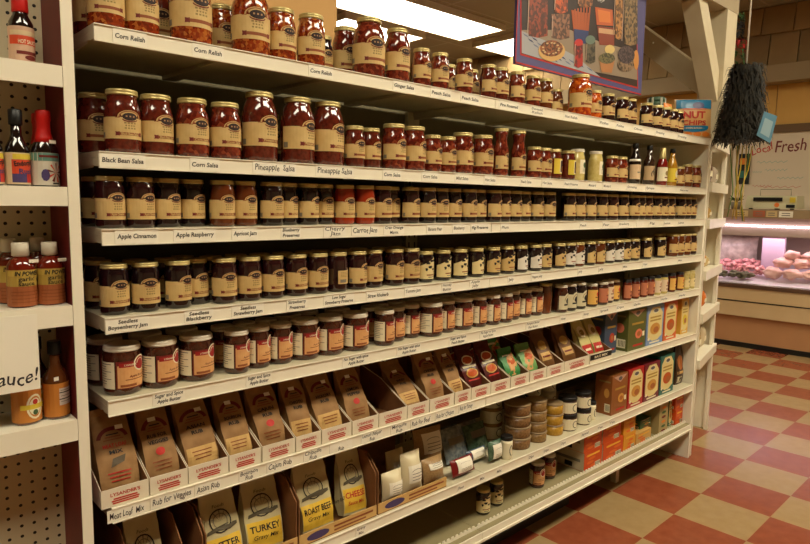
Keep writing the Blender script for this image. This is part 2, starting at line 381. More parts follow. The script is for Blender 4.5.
def label_mesh(k, style, txt=''):
    key = ('label', k, style, txt)
    if key in _mc: return _mc[key]
    R, h, rl, lh, st = JK[k]; b = MB()
    f0, f1, f2, f3 = cyl(R, .0004), cyl(R, .0007), cyl(R, .0010), cyl(R, .0013)
    if style == 'house':               # cream band, arched crest over it, ribbon with two rosettes
        if st == 'neck': za, zb = h*.15, h*.42
        elif st == 'straight': za, zb = h*.17, h*.575
        else: za, zb = h*.22, h*.555
        w = R*1.95; hh = zb-za; ar = R*.60; az = ar*.60
        bar(b, -w, w, za, zb, f0, cream, 20)
        poly(b, ell(0, zb, ar*1.15, az*1.15, 16, 0, pi), f0, cream)
        ring(b, 0, zb+az*.03, ar*1.04, az*1.02, az*.14, f1, brownline, 0, pi, 12)
        bar(b, -w*.42, -ar*.95, zb-.0016, zb-.0002, f1, brownline, 4); bar(b, ar*.95, w*.42, zb-.0016, zb-.0002, f1, brownline, 4)
        poly(b, ell(0, zb+az*.12, ar*.72, az*.62), f1, emblem)
        for q in (-1, 0, 1): bar(b, q*ar*.34-ar*.08, q*ar*.34+ar*.08, zb+az*.05, zb+az*.30, f2, emblemhi)
        ring(b, 0, zb-az*.28, ar*.75, az*.45, az*.18, f2, maroon, pi, 2*pi, 8)
        for q, (zz, ww) in enumerate(((.74, .36), (.62, .30), (.50, .34))):
            for s in range(4):
                x0 = -R*ww+s*R*ww/2; bar(b, x0+R*.02, x0+R*ww/2-R*.04, za+hh*zz-hh*.035, za+hh*zz+hh*.035, f1, olive, 1)
        bar(b, -R*.66, R*.66, za+hh*.165, za+hh*.30, f1, brownline, 8)
        for s in (-1, 1): poly(b, [(s*R*.70+R*.17*cos(a*pi/4)*(1 if a % 2 else .6), za+hh*.235+R*.17*sin(a*pi/4)*(1 if a % 2 else .6)) for a in range(8)], f1, maroon)
        if txt: write(b, text(txt, .02), lambda x, z: f2(x, z+za+hh*.235), hh*.15, cream, fit=R*1.0)
        bar(b, -w*.97, -w*.80, za+hh*.06, za+hh*.3, f1, greyink, 2)     # bar code block
    elif style == 'butter':            # white nutrition panel beside red and cream fruit panel
        za, zb = h*.14, h*.70; hh = zb-za
        pw = R*1.02
        bar(b, -pw*1.15, pw*1.15, za-hh*.01, zb, f0, maroon, 12)
        bar(b, -pw*1.08, pw*1.08, za+hh*.03, zb-hh*.16, f1, varied('peach_label', [(.3, S(212, 152, 94)), (.7, S(224, 172, 114))], 40, .6), 12)
        for sgn in (-1, 1):
            a0, a1 = sgn*R*1.25, sgn*R*2.55; a0, a1 = min(a0, a1), max(a0, a1)
            bar(b, a0, a1, za, zb-hh*.02, f0, creamlite, 10)
            for q in range(9):
                zz = zb-hh*(.1+.09*q); M = ink if q in (0, 7) else greyink
                bar(b, a0+(a1-a0)*.12, a0+(a1-a0)*(.62 if q % 3 else .86), zz-hh*.012, zz+hh*.012, f1, M, 4)
        bar(b, -pw*1.0, pw*.95, zb-hh*.22, zb-hh*.06, f2, mat('banner_red', S(156, 28, 26), .55), 10)
        poly(b, ell(R*.2, zb-hh*.13, R*.42, hh*.27, 18), f2, mat('banner_red', S(156, 28, 26)))
        ring(b, R*.2, zb-hh*.13, R*.46, hh*.29, hh*.05, f3, creamlite, 0, 2*pi, 18)
        ring(b, R*.2, zb-hh*.12, R*.27, hh*.17, hh*.03, f3, creamlite, 0, pi, 8)
        write(b, text('LYSANDER', .02), lambda x, z: f3(x-R*.42, z+zb-hh*.14), hh*.09, creamlite, fit=R*.66)
        write(b, text('Apple Butter', .01, .2), lambda x, z: f3(x-R*.02, z+za+hh*.42), hh*.11, maroon, fit=R*.95)
        bar(b, -pw*.7, pw*.4, za+hh*.3, za+hh*.33, f2, brownline, 6)
        bar(b, -pw*.95, -pw*.1, za+hh*.06, za+hh*.15, f2, brownline, 4)
        for q in range(3): poly(b, [(R*(.5+.13*q)+dx*R*.11, za+hh*(.10+.04*q)+dz*hh*.10) for dx, dz in ((-.5, -.8), (.2, -.9), (.6, 1), (0, .5))], f2, ink)
        for sgn in (-1,): bar(b, R*1.0, R*1.09, za+hh*.02, zb-hh*.2, f2, creamlite)
    elif style in ('cow', 'cowwhite', 'cowtan'):   # wave-topped label with black patches
        base = {'cow': mat('cow_cream', S(226, 206, 150), .6), 'cowwhite': mat('cow_white', S(226, 218, 204), .6), 'cowtan': cream}[style]
        za, zb = h*.12, h*.66; hh = zb-za; n = 16; w = R*1.7; vs = []
        for i in range(n+1):
            x = -w+2*w*i/n; top = zb+hh*.28*sin((x/w)*1.8+.5); vs += [f0(x, za), f0(x, top)]
        b.add(vs, [(2*i, 2*i+2, 2*i+3, 2*i+1) for i in range(n)], base)
        for (x, z, rx, rz) in ((-.45, .95, .24, .10), (.05, 1.07, .26, .10), (.46, 1.08, .20, .09), (-.12, .70, .26, .11), (.34, .58, .20, .09), (-.62, .56, .14, .12), (.75, .84, .12, .12)):
            poly(b, [(R*(x+rx*cos(a)*(1+.3*sin(3*a+x*9))), za+hh*(z+rz*sin(a)*(1+.3*cos(2*a)))) for a in [2*pi*k/12 for k in range(12)]], f1, ink)
        bar(b, -R*.6, R*.6, za+hh*.2, za+hh*.27, f1, brownline, 6); bar(b, -R*.4, R*.4, za+hh*.08, za+hh*.13, f1, greyink, 6)
    elif style == 'peach':             # yellow and white label with an orange fruit
        za, zb = h*.18, h*.68; hh = zb-za
        bar(b, -R*1.3, R*1.3, za, zb, f0, mat('label_yellow', S(216, 190, 60), .6), 12)
        bar(b, -R*.45, R*1.0, za+hh*.06, zb-hh*.06, f1, creamlite, 8)
        bar(b, -R*.35, R*.9, za+hh*.12, zb-hh*.12, f2, mat('label_black', S(60, 30, 20), .6), 8)
        poly(b, ell(R*.35, za+hh*.35, R*.4, hh*.22), f3, mat('fruit_orange', S(226, 130, 40), .6)); poly(b, ell(R*.45, za+hh*.72, R*.3, hh*.13), f3, mat('fruit_red', S(170, 60, 40), .6))
    elif style == 'white':             # plain pale label
        za, zb = h*.22, h*.66; hh = zb-za
        bar(b, -R*.9, R*.9, za, zb, f0, creamlite, 8)
        poly(b, ell(-R*.1, za+hh*.62, R*.3, hh*.2), f1, mat('leaf_green', S(66, 92, 52), .6))
        for q in range(4): bar(b, -R*.5, R*(.3+.1*q), za+hh*(.12+.09*q), za+hh*(.15+.09*q), f1, greyink, 4)
    elif style == 'blank':             # back of the label turned out: plain with bar code
        za, zb = h*.20, h*.54; bar(b, -R*.95, R*.95, za, zb, f0, cream, 10); bar(b, -R*.75, -R*.05, za+.004, za+.013, f1, greyink, 3)
        for q in range(4): bar(b, -R*.7, R*.5, zb-.006-.004*q, zb-.0045-.004*q, f1, olive, 4)
    elif style in ('oval', 'ovald'):
        za, zb = h*.12, h*.62; hh = zb-za
        bar(b, -R*1.5, R*1.5, za, zb, f0, mat('honey_cream', S(214, 204, 170), .6), 14)
        poly(b, ell(0, za+hh*.86, R*.8, hh*.32), f0, mat('honey_cream', S(214, 204, 170)))
        poly(b, ell(0, za+hh*.62, R*.5, hh*.22), f1, ink); bar(b, -R*.8, R*.8, za+hh*.28, za+hh*.4, f1, ink, 6)
        ring(b, 0, za+hh*.62, R*.75, hh*.42, hh*.05, f1, olive, 0, pi, 10)
    elif style in ('spicered', 'spicewhite', 'spiceyellow'):
        za, zb = h*.12, h*.74; hh = zb-za
        base = {'spicered': mat('spice_red', S(188, 116, 84), .6), 'spicewhite': mat('spice_cream', S(224, 200, 170), .6), 'spiceyellow': mat('spice_yellow', S(226, 176, 90), .6)}[style]
        bar(b, -R*1.9, R*1.9, za, zb, f0, base, 12)
        poly(b, ell(R*.1, za+hh*.7, R*.6, hh*.17), f1, {'spicered': mat('spice_peach', S(232, 170, 100)), 'spicewhite': mat('spice_tan', S(180, 120, 90)), 'spiceyellow': redink}[style])
        bar(b, -R*.7, R*.8, za+hh*.45, za+hh*.52, f1, maroon, 4)
        for q in range(3): poly(b, ell(R*(-.4+.4*q), za+hh*.2, R*.16, hh*.1, 8), f1, maroon)
    _mc[key] = b.mesh('jar_label'); return _mc[key]

CD = {'relish': 'corn relish', 'salsa': 'red salsa', 'deep': 'dark salsa', 'dark': 'black jam', 'plum': 'plum jam', 'brown': 'amber jam', 'red': 'orange red jam', 'butter': 'apple butter', 'mustard': 'pale mustard', 'orange': 'orange relish'}
NM = {'relish': 'relish_jar', 'salsa': 'salsa_jar', 'deep': 'salsa_jar', 'mustard': 'mustard_jar', 'butter': 'apple_butter_jar', 'orange': 'relish_jar'}
SZ = {'Q': 'large', 'G': 'tall', 'L': 'tall', 'P': 'medium', 'S': 'small', 'J': 'gold lidded', 'B': 'wide', 'b': 'slim', 'K': 'short', 'T': 'long necked', 'M': 'small', 'N': 'little', 'H': 'plain'}
def ordn(n): return f"{n}{'th' if 10 <= n % 100 <= 20 else {1: 'st', 2: 'nd', 3: 'rd'}.get(n % 10, 'th')}"
def make_jar(k, c, lid, lab, x, y, z, txt='', rot=0):
    o = obj(NM.get(c, 'jam_jar'), body_mesh(k, c), None, (x, y, z), rot)
    obj('lid', lid_mesh(k, lid), o)
    if lab: obj('label', label_mesh(k, lab, txt), o)
    return o
counts = {}
def register(o, si, row, desc, cat, x):
    sec = 'near' if x < XS else 'far'
    key = (si, row, sec); counts[key] = counts.get(key, 0)+1
    pos = f"{ordn(counts[key])} from left, {row} row, {SHN[si]} shelf, {sec} section"
    tag(o, f"{desc}, {pos}", cat, f"{row} row on the {SHN[si]} shelf")

def jar_row(si, items):
    """items in reading order: (right edge px, kind, contents, lid, label, back?, text)"""
    placed = []; out = []
    for it in items:
        r, k, c, lid, lab = it[:5]; back = it[5] if len(it) > 5 else 0; txt = it[6] if len(it) > 6 else ''
        R = JK[k][0]; yc = (.016 if not back else .115)+R
        for _ in range(40):
            x = right_edge_x(r, yc, R, Z[si]+JK[k][1]*.5)
            if x-R < .004 and yc < .3 and not back: pass
            x = min(max(x, R+.0045), XE-.0045-R)
            bad = [1 for (px, py, pR) in placed if math.hypot(px-x, py-yc) < R+pR+.003]
            if not bad: break
            yc += .006
        if bad: continue
        placed.append((x, yc, R)); out.append((x, yc, R, it))
    for x, yc, R, it in sorted(out, key=lambda t: t[0]):
        r, k, c, lid, lab = it[:5]; back = it[5] if len(it) > 5 else 0; txt = it[6] if len(it) > 6 else ''
        if lab == 'BOTTLE': continue
        lw = {'g': '', 'w': 'white lidded ', 'k': 'black lidded '}[lid] if k not in 'J' else ''
        o = make_jar(k, c, lid, lab, x, yc, Z[si]+.0003, txt, random.uniform(-.1, .1) + .55 if k in 'Bb' else random.uniform(-.25, .25) + (.25 if si > 0 else .1))
        register(o, si, 'back' if back else 'front', f"{SZ[k]} {lw}{CD[c]} jar", 'jar', x)
    return out
def second_row(si, out, kinds='JK'):
    done = []
    allp = [(a, b_, r_) for a, b_, r_, _ in out]
    for x, yc, R, it in sorted(out, key=lambda t: t[0]):
        if (len(it) > 5 and it[5]) or it[1] not in kinds: continue
        k, c, lid, lab = it[1:5]; y2 = yc+2*R+.008; x2 = x+random.uniform(-.003, .003)
        ok = True
        for _ in range(20):
            if any(math.hypot(px-x2, py-y2) < R+pR+.003 for px, py, pR in allp+done): y2 += .006
            else: break
        else: ok = False
        if not ok or y2+R > DEP-.03 or x2-R < .01: continue
        done.append((x2, y2, R))
        o = make_jar(k, c, lid, lab if lab != 'blank' else 'house', x2, y2, Z[si]+.0003, '', random.uniform(-.3, .3))
        lw = {'g': '', 'w': 'white lidded ', 'k': 'black lidded '}[lid] if k not in 'J' else ''
        register(o, si, 'back', f"{SZ[k]} {lw}{CD[c]} jar", 'jar', x2)

h_ = 'house'
jar_row(0, [(91, 'P', 'deep', 'g', h_, 1), (124.6, 'P', 'relish', 'g', h_), (159, 'P', 'relish', 'g', h_), (175, 'P', 'deep', 'g', h_, 1), (212, 'Q', 'relish', 'g', h_), (237, 'P', 'relish', 'g', h_, 1), (270, 'Q', 'relish', 'g', h_), (296, 'P', 'relish', 'g', h_), (325, 'P', 'relish', 'g', h_),
 (333, 'S', 'dark', 'g', h_, 1), (358, 'L', 'salsa', 'g', h_, 1), (385, 'Q', 'salsa', 'g', h_), (410, 'L', 'salsa', 'g', h_), (431, 'S', 'salsa', 'g', h_), (449, 'S', 'salsa', 'g', h_), (456.5, 'S', 'deep', 'g', h_, 1), (473, 'S', 'salsa', 'g', h_), (479, 'S', 'deep', 'g', h_, 1), (497, 'S', 'deep', 'g', h_), (509, 'S', 'deep', 'g', h_), (525, 'S', 'salsa', 'g', h_), (541, 'S', 'salsa', 'g', h_),
 (553, 'S', 'brown', 'g', h_), (563, 'S', 'brown', 'g', h_, 1), (592, 'Q', 'orange', 'g', h_), (602, 'S', 'orange', 'g', h_), (615, 'S', 'plum', 'g', h_), (629, 'S', 'plum', 'g', h_), (637, 'S', 'plum', 'g', h_), (653, 'S', 'plum', 'g', h_), (663, 'S', 'plum', 'g', h_), (671, 'S', 'plum', 'g', h_), (679, 'S', 'plum', 'g', h_), (684, 'S', 'plum', 'g', h_)])
r2 = jar_row(1, [(104, 'P', 'deep', 'g', h_, 1), (141, 'P', 'deep', 'g', h_, 0, 'Black Bean Salsa'), (173.5, 'P', 'deep', 'g', h_, 0, 'Black Bean Salsa'), (209, 'P', 'salsa', 'g', h_, 0, 'Corn Salsa'), (241, 'P', 'salsa', 'g', h_, 0, 'Corn Salsa'), (242, 'P', 'deep', 'g', h_, 1), (277.5, 'G', 'deep', 'g', h_, 0, 'Pineapple Salsa'), (281, 'P', 'deep', 'g', h_, 1), (314.5, 'G', 'deep', 'g', h_, 0, 'Pineapple Salsa'), (344, 'G', 'deep', 'g', h_, 0, 'Pineapple Salsa'),
 (365, 'S', 'deep', 'g', h_), (381, 'S', 'deep', 'g', h_), (406, 'P', 'salsa', 'g', h_), (426, 'P', 'salsa', 'g', h_), (442, 'S', 'salsa', 'g', h_), (456.5, 'S', 'salsa', 'g', h_), (473.7, 'P', 'salsa', 'g', h_), (483, 'P', 'deep', 'g', h_, 1), (493.5, 'P', 'salsa', 'g', h_), (508.7, 'T', 'salsa', 'g', h_), (526, 'T', 'salsa', 'g', h_), (542, 'S', 'salsa', 'g', h_), (552, 'S', 'salsa', 'g', h_), (562, 'S', 'deep', 'g', 'peach'), (575.7, 'S', 'deep', 'g', 'peach'),
 (585, 'M', 'mustard', 'w', 'white'), (603, 'M', 'mustard', 'w', 'white'), (619, 'S', 'salsa', 'g', h_), (628, 'S', 'salsa', 'g', h_),
 (641, 'Z', 'dark', 'k', 'BOTTLE'), (655, 'Z', 'dark', 'k', 'BOTTLE'), (668, 'Z', 'dark', 'k', 'BOTTLE'), (677.6, 'Z', 'dark', 'k', 'BOTTLE'),
 (685, 'K', 'brown', 'g', h_), (693, 'S', 'brown', 'g', h_), (702, 'S', 'salsa', 'g', h_)])
F3 = ['Apple Cinnamon', 'Apple Cinnamon', 'Apple Raspberry', 'Apple Raspberry', 'Apricot Jam', 'Apricot Jam', 'Blueberry', 'Blueberry', 'Blueberry', 'Blueberry', 'Cherry Jam', 'Carrot Jam']
C3 = ['plum', 'plum', 'dark', 'dark', 'brown', 'brown', 'dark', 'dark', 'dark', 'dark', 'red', 'red', 'plum']
R3 = [123.8, 154.7, 180.5, 205, 235, 257, 283.6, 298, 319, 334, 355, 375, 392, 400, 420, 436.4, 449, 461.8, 477.3, 486.5, 502, 511, 522, 531, 544, 556, 576, 586, 596.6, 608, 618.6, 629, 640, 646, 653, 662, 669, 675.5, 686, 691.5, 697, 701.8]
jar_row(2, [(93, 'J', 'dark', 'g', h_, 1)] + [(r, 'J', C3[i] if i < len(C3) else ('dark' if 36 <= i or random.random() < .75 else 'plum'), 'g', h_, 0, F3[i] if i < 12 else '') for i, r in enumerate(R3)])
R4 = [129.4, 160, 191.5, 208.5, 237, 261.4, 284.4, 307.5, 328.5, 347.7, 367, 383, 404, 420]
F4 = ['Boysenberry', 'Boysenberry', 'Blackberry', 'Blackberry', 'Strawberry', 'Strawberry', 'Strawberry', 'Strawberry', 'Strawberry', '', 'Rhubarb', 'Rhubarb', 'Tomato Jam', 'Tomato Jam']
K4 = [(433.6, 'cow'), (451, 'cow'), (467.7, 'cow'), (484, 'cow'), (500.6, 'cowtan'), (514.7, 'cowtan'), (528, 'cowwhite'), (542, 'cowwhite'), (552, 'cowtan'), (566, 'cowtan'), (576, 'cowwhite'), (585, 'cowwhite'), (596, 'cowtan'), (605.7, 'cowtan'), (615, 'cowwhite'), (624, 'cowwhite'), (631, 'cowtan'), (640, 'cowtan'), (652, 'cowtan'), (666, 'cowtan')]
o4 = jar_row(3, [(99.5, 'J', 'dark', 'g', h_, 1)] + [(r, 'J', 'dark' if i < 4 else 'plum', 'g', 'blank' if i == 9 else h_, 0, F4[i]) for i, r in enumerate(R4)] + [(r, 'K', 'brown' if 10 < i < 15 and i % 2 else 'dark', 'g', s_) for i, (r, s_) in enumerate(K4)] + [(678.8, 'J', 'brown', 'g', h_), (685, 'J', 'brown', 'g', h_), (691.5, 'J', 'brown', 'g', h_), (698.3, 'J', 'plum', 'g', h_)])
second_row(3, o4)
R5 = [(141.8, 'B'), (178, 'B'), (213.6, 'B'), (249.4, 'b'), (270.3, 'b'), (292.3, 'b'), (319, 'B'), (343.3, 'B'), (368.6, 'B'), (394.6, 'b'), (405, 'b'), (419.8, 'b'), (442.8, 'B'), (455, 'b'), (473, 'B'), (487, 'b'), (500.6, 'b'), (513, 'b'), (520, 'b'), (531.8, 'b'), (543, 'b')]
o5 = jar_row(4, [(98, 'B', 'butter', 'w', 'butter', 1)] + [(r, k, 'butter', 'w', 'butter') for r, k in R5] + [(552, 'H', 'brown', 'g', None)] +
 [(568, 'J', 'butter', 'w', 'oval'), (577, 'J', 'dark', 'w', 'oval'), (586.5, 'J', 'dark', 'w', 'oval'), (598, 'K', 'butter', 'w', 'spiceyellow'), (608.5, 'K', 'butter', 'w', 'spicered'), (614, 'K', 'butter', 'w', 'spicewhite'), (620, 'K', 'butter', 'w', 'spiceyellow')] +
 [(632, 'N', 'deep', 'k', 'spicered'), (640, 'N', 'deep', 'k', 'spicered'), (648, 'N', 'deep', 'k', 'spicered'), (655, 'N', 'deep', 'k', 'spicered'), (661.4, 'N', 'mustard', 'k', 'spicewhite'), (668, 'N', 'mustard', 'k', 'spicewhite'), (676, 'N', 'deep', 'k', 'spiceyellow'), (684, 'N', 'deep', 'k', 'spiceyellow'), (690, 'N', 'mustard', 'g', 'cow'), (696, 'N', 'mustard', 'g', 'cow')])
second_row(4, o5, 'Bb')
# jars on the bottom deck
for r, py, k, c, lid, lab, d in ((490.5, 517, 'K', 'dark', 'g', 'cow', 'short cow labelled jar in front on the bare bottom deck'), (503.5, 508, 'K', 'dark', 'g', 'cow', 'short cow labelled jar behind its twin on the bare bottom deck'),
                                 (545, 490, 'b', 'butter', 'w', 'butter', 'front apple butter jar on bottom deck beside the orange boxes'), (556, 481, 'b', 'butter', 'w', 'butter', 'rear apple butter jar on bottom deck touching the orange boxes')):
    R = JK[k][0]; p = at(r-6, py, 2, Z[7]); yc = p.y+R
    o = make_jar(k, c, lid, lab, right_edge_x(r, yc, R, Z[7]+.05), yc, Z[7]+.0003, '', -.3)
    tag(o, d, 'jar')

# bottles on the second shelf
def bottle_obj(name, prof, liquid, neckz, capm, capprof, lab, loc, rz=0):
    b = MB(); b.lathe(prof, liquid, 20); o = b.build(name, None, loc, rz)
    c = MB(); c.lathe(capprof, capm, 18); c.build('cap', o)
    if lab: lab(o)
    return o
def wrap_label(o, R, za, zb, w, M, art=None, name='label'):
    b = MB(); bar(b, -w, w, za, zb, cyl(R, .0004), M, 14)
    if art: art(b, cyl(R, .0008), cyl(R, .0012))
    b.build(name, o)
darkglass = mat('dark_sauce_glass', S(24, 12, 10), .08, coat=1)
redsauce = mat('red_sauce', S(120, 18, 16), .08, coat=1)
yel = mat('label_yellow', S(216, 190, 60))
for (x, yc, R, it), dd in zip([t for t in r2 if t[3][4] == 'BOTTLE'], ('black bottle with white band and pale label', 'dark bottle with a swirled tan label', 'red bottle with gold neck and cream label', 'yellow labelled bottle with dark cap')):
    R = .0262; n = dd.split()[0]
    P = [(R*.9, 0), (R, .004), (R, .098), (R*.92, .112), (R*.56, .134), (R*.44, .142), (R*.44, .170)]
    cp = [(R*.5, .163), (R*.52, .165), (R*.5, .182), (R*.46, .184)]
    if n == 'red': cp = [(R*.68, .128), (R*.62, .136), (R*.52, .18), (R*.46, .182)]
    liq = {'black': darkglass, 'dark': mat('brown_sauce_glass', S(50, 30, 20), .08, coat=1), 'red': redsauce, 'yellow': mat('amber_oil', S(170, 120, 30), .1, coat=1)}[n]
    M = {'black': mat('dressing_pale', S(220, 190, 150), .6), 'dark': mat('swirl_tan', S(190, 160, 120), .6), 'red': creamlite, 'yellow': yel}[n]
    def art(b, f1, f2, n=n, R=R):
        if n == 'dark':
            for q in range(3): ring(b, -.006+.008*q, .05+.01*q, .011, .016, .004, f1, ink, q, q+4, 8)
        elif n == 'red': poly(b, ell(0, .06, .012, .012), f1, olive); bar(b, -.015, .015, .036, .042, f1, maroon, 4)
        elif n == 'yellow': poly(b, ell(0, .06, .01, .018), f1, creamlite); bar(b, -.013, .013, .03, .036, f1, maroon, 4)
        else: bar(b, -.015, .015, .05, .056, f1, greyink, 4)
    o = bottle_obj('sauce_bottle', P, liq, 0, gold if n == 'red' else blackp, cp, None, (x, yc, Z[1]+.0003))
    wrap_label(o, R, .022, .088, R*2, M, art)
    if n == 'black':
        b = MB(); b.lathe([(R*.99, .102), (R*1.0, .104), (R*.95, .112)], paper, 18); b.build('neck_band', o)
    tag(o, dd+' on the second shelf, far section', 'bottle')

# ------------------------------------------------------------------ top shelf, far end
def pillow(b, w, h, d, M, nx=8, nz=10, seal=.02):
    """a pillow bag standing on z=0, front to -y; returns the front surface function"""
    def half(u, v):
        e = (1-abs(u)**2.6)*(sin(pi*min(1, max(0, v)))**.5 if 0 < v < 1 else 0)
        return d/2*e*(1+.12*noise.noise(Vector((u*2.3, v*3.1, w*50)))) + .001
    def pt(u, v, s): 
        ww = w/2*(1-.05*sin(pi*v)); return (ww*u, -half(u, v)*s, h*v)
    for s in (1, -1):
        vs = [pt(-1+2*i/nx, j/nz, s) for j in range(nz+1) for i in range(nx+1)]; n1 = nx+1
        fs = [(j*n1+i, j*n1+i+1, (j+1)*n1+i+1, (j+1)*n1+i) for j in range(nz) for i in range(nx)]
        b.add(vs, fs if s == 1 else [f[::-1] for f in fs], M, True)
    return lambda x, z, o=.0015: (x, -half(max(-1, min(1, x/(w/2))), z/h)-o, z)
nx_ = at(697, 120, 1, .06)
b = MB(); w_, hh_ = .20, .20
chipm = mat('chip_bag_tan', S(206, 158, 96), .3); fn = pillow(b, .19, .2, .05, chipm)
o = b.build('snack_bag', None, (XE-.070, .062, Z[0]+.0013)); o.rotation_euler = (radians(-4), 0, radians(-48))
tag(o, 'tan and blue bag of nut snacks at far end of the top shelf', 'snack bag')
a = MB(); blue = mat('bag_blue', S(28, 110, 150), .3)
bar(a, -.088, .088, .15, .197, fn, blue, 8, 5); poly(a, ell(.02, .165, .03, .018), lambda x, z: fn(x, z, .003), mat('bag_dusk', S(70, 70, 110), .4))
bar(a, -.055, .06, .143, .149, lambda x, z: fn(x, z, .003), mat('salmon', S(220, 120, 90)), 5)
write(a, text('NUT', .03), lambda x, z: fn(x, z+.115, .004), .05, redink, fit=.11); write(a, text('CHIPS', .02), lambda x, z: fn(x, z+.075, .004), .034, redink, fit=.12)
poly(a, ell(0, .05, .075, .022, 14, pi, 2*pi), lambda x, z: fn(x, z, .004), blue); bar(a, -.075, .075, .049, .06, lambda x, z: fn(x, z, .0042), blue, 6)
write(a, text('OVEN BAKED', .01), lambda x, z: fn(x, z+.048, .006), .011, creamlite, fit=.08)
for q in range(4): poly(a, ell(-.07+.045*q, .018, .02, .012), lambda x, z: fn(x, z, .003), mat('chip_orange', S(214, 120, 40)))
a.build('front_print', o)
# basket-checked tins and an orange bag behind the last jars
pl = mat('tin_green', S(66, 92, 70), .45); pw_ = mat('tin_white', S(206, 206, 188), .45)
for q, (px, ty) in enumerate(((657, .21), (664, .29))):
    p = at(px, 95, 1, ty); p.x = min(p.x, XE-.055)
    b = MB(); R = .040 if q == 0 else .034; n = 5
    for k in range(n):
        b.lathe([(R, k*.042), (R*1.04, k*.042+.004), (R*1.04, k*.042+.018)], pl, 18); b.lathe([(R*1.0, k*.042+.0185), (R*1.0, k*.042+.0415)], pw_ if k % 2 else pl, 18)
    for k in range(0, 18, 3):
        an = 2*pi*k/18; b.box(R*1.03*cos(an)-.004, R*1.03*cos(an)+.004, R*1.03*sin(an)-.004, R*1.03*sin(an)+.004, .004, n*.042-.004, pw_)
    tag(b.build('striped_tin', None, (p.x, ty, Z[0]+.0003)), ('taller' if q == 0 else 'shorter')+' green and white striped tin behind jars on the top shelf', 'tin')
b = MB(); fn = pillow(b, .09, .165, .04, mat('orange_bag', S(226, 130, 40), .35)); p = at(668, 100, 1, .125); p.x = min(p.x, XE-.16)
o = b.build('snack_bag', None, (p.x, .125, Z[0]+.0003)); tag(o, 'orange snack bag half hidden behind jars on the top shelf', 'snack bag')
a = MB(); poly(a, ell(0, .13, .03, .02), lambda x, z: fn(x, z, .003), yel); poly(a, ell(.01, .09, .028, .025), lambda x, z: fn(x, z, .003), redink); a.build('front_print', o)

# ------------------------------------------------------------------ sixth shelf: open trays of rub bags
def sloped_tray(name, x0, x1, z, label, lines=True, front=.042, back=.13, dep=.24, band=None, group=None):
    t = .0022; w = x1-x0; yf = .006
    root = thing(name, label, 'tray', ((x0+x1)/2, yf, z+.0003), 0, group)
    b = MB(); X = w/2-.0006
    b.box(-X, X, 0, t, 0, front, boxwhite)
    b.box(-X+t, X-t, t, dep, 0, t, board)
    for s in (-1, 1):
        pts = [(s*X, t, 0), (s*X, dep, 0), (s*X, dep, back), (s*X, dep*.55, back*.8), (s*X, t, front)]
        b.prism(pts, (-s*t*.5, 0, 0), boxwhite); b.prism([(q[0]-s*t*.5, q[1], q[2]) for q in pts], (-s*t*.5, 0, 0), board)
    b.box(-X+t, X-t, dep-t, dep, t, back, board)
    b.build('tray', root)
    a = MB(); fn = lambda x, zz: (x, -.0006, zz)
    if band: bar(a, -X, X, front*.35, front*.9, fn, band); write(a, text('BAG MIX', .02), lambda x, zz: (x, -.001, zz+front*.62), front*.36, creamlite, fit=w*.6)
    elif lines:
        write(a, text("LYSANDER'S", .02), lambda x, zz: fn(x, zz+front*.66), front*.26, redink, fit=w*.62)
        for q, ww in ((.42, .5), (.30, .58), (.18, .54)): bar(a, -w*ww/2, w*ww/2, front*q-.0018, front*q+.0014, fn, redink)
    a.build('front_print', root)
    return root
def gusset(w, h, d, M, seed, fold=.03):
    """kraft bag mesh: flat bottom, pinched folded top; gives mesh builder and front surface"""
    b = MB(); nx, nz = 8, 14
    def front(u, v):
        full = d/2*(1-.97*max(0, (v-.28)/.72)**1.25)
        full *= min(1, .72+v*1.8)
        return full*(1-.18*u*u) + .0055*noise.noise(Vector((u*1.9, v*6, seed*3.7)))
    def hw(v): return w/2*(.98+.03*sin(v*5+seed)-.03*(v > .9))
    def pt(u, v, s): return (hw(v)*u, -max(.0015, front(u, v))*s, h*v)
    n1 = nx+1
    for s in (1, -1):
        vs = [pt(-1+2*i/nx, j/nz, s) for j in range(nz+1) for i in range(nx+1)]
        fs = [(j*n1+i, j*n1+i+1, (j+1)*n1+i+1, (j+1)*n1+i) for j in range(nz) for i in range(nx)]
        b.add(vs, fs if s == 1 else [f[::-1] for f in fs], M, True)
    for sd in (-1, 1):    # gusset sides pinched inwards
        vs = []
        for j in range(nz+1):
            v = j/nz; a = pt(sd, v, 1); c = pt(sd, v, -1); vs += [a, (a[0]-sd*.010*(v**.7), 0, a[2]), c]
        fs = []
        for j in range(nz):
            for k in range(2): fs.append((j*3+k, j*3+k+1, (j+1)*3+k+1, (j+1)*3+k))
        b.add(vs, fs if sd < 0 else [f[::-1] for f in fs], M)
    b.box(-w*.49, w*.49, -.004, .004, h*.985, h+.012, M)
    fn = lambda x, z, o=.0012: (x, -max(.0015, front(max(-1, min(1, x/(w/2))), z/h))-o, z)
    return b, fn
RUBS = ['MEAT LOAF\nMIX', 'RUB FOR\nVEGGIES', 'ASIAN\nRUB', 'BOURBON\nRUB', 'CAJUN\nRUB', 'CHIPOTLE\nRUB', 'HICKORY\nRUB', 'LEMON\nPEPPER', 'MESQUITE\nRUB', 'BEEF\nRUB', 'CHICKEN\nRUB']
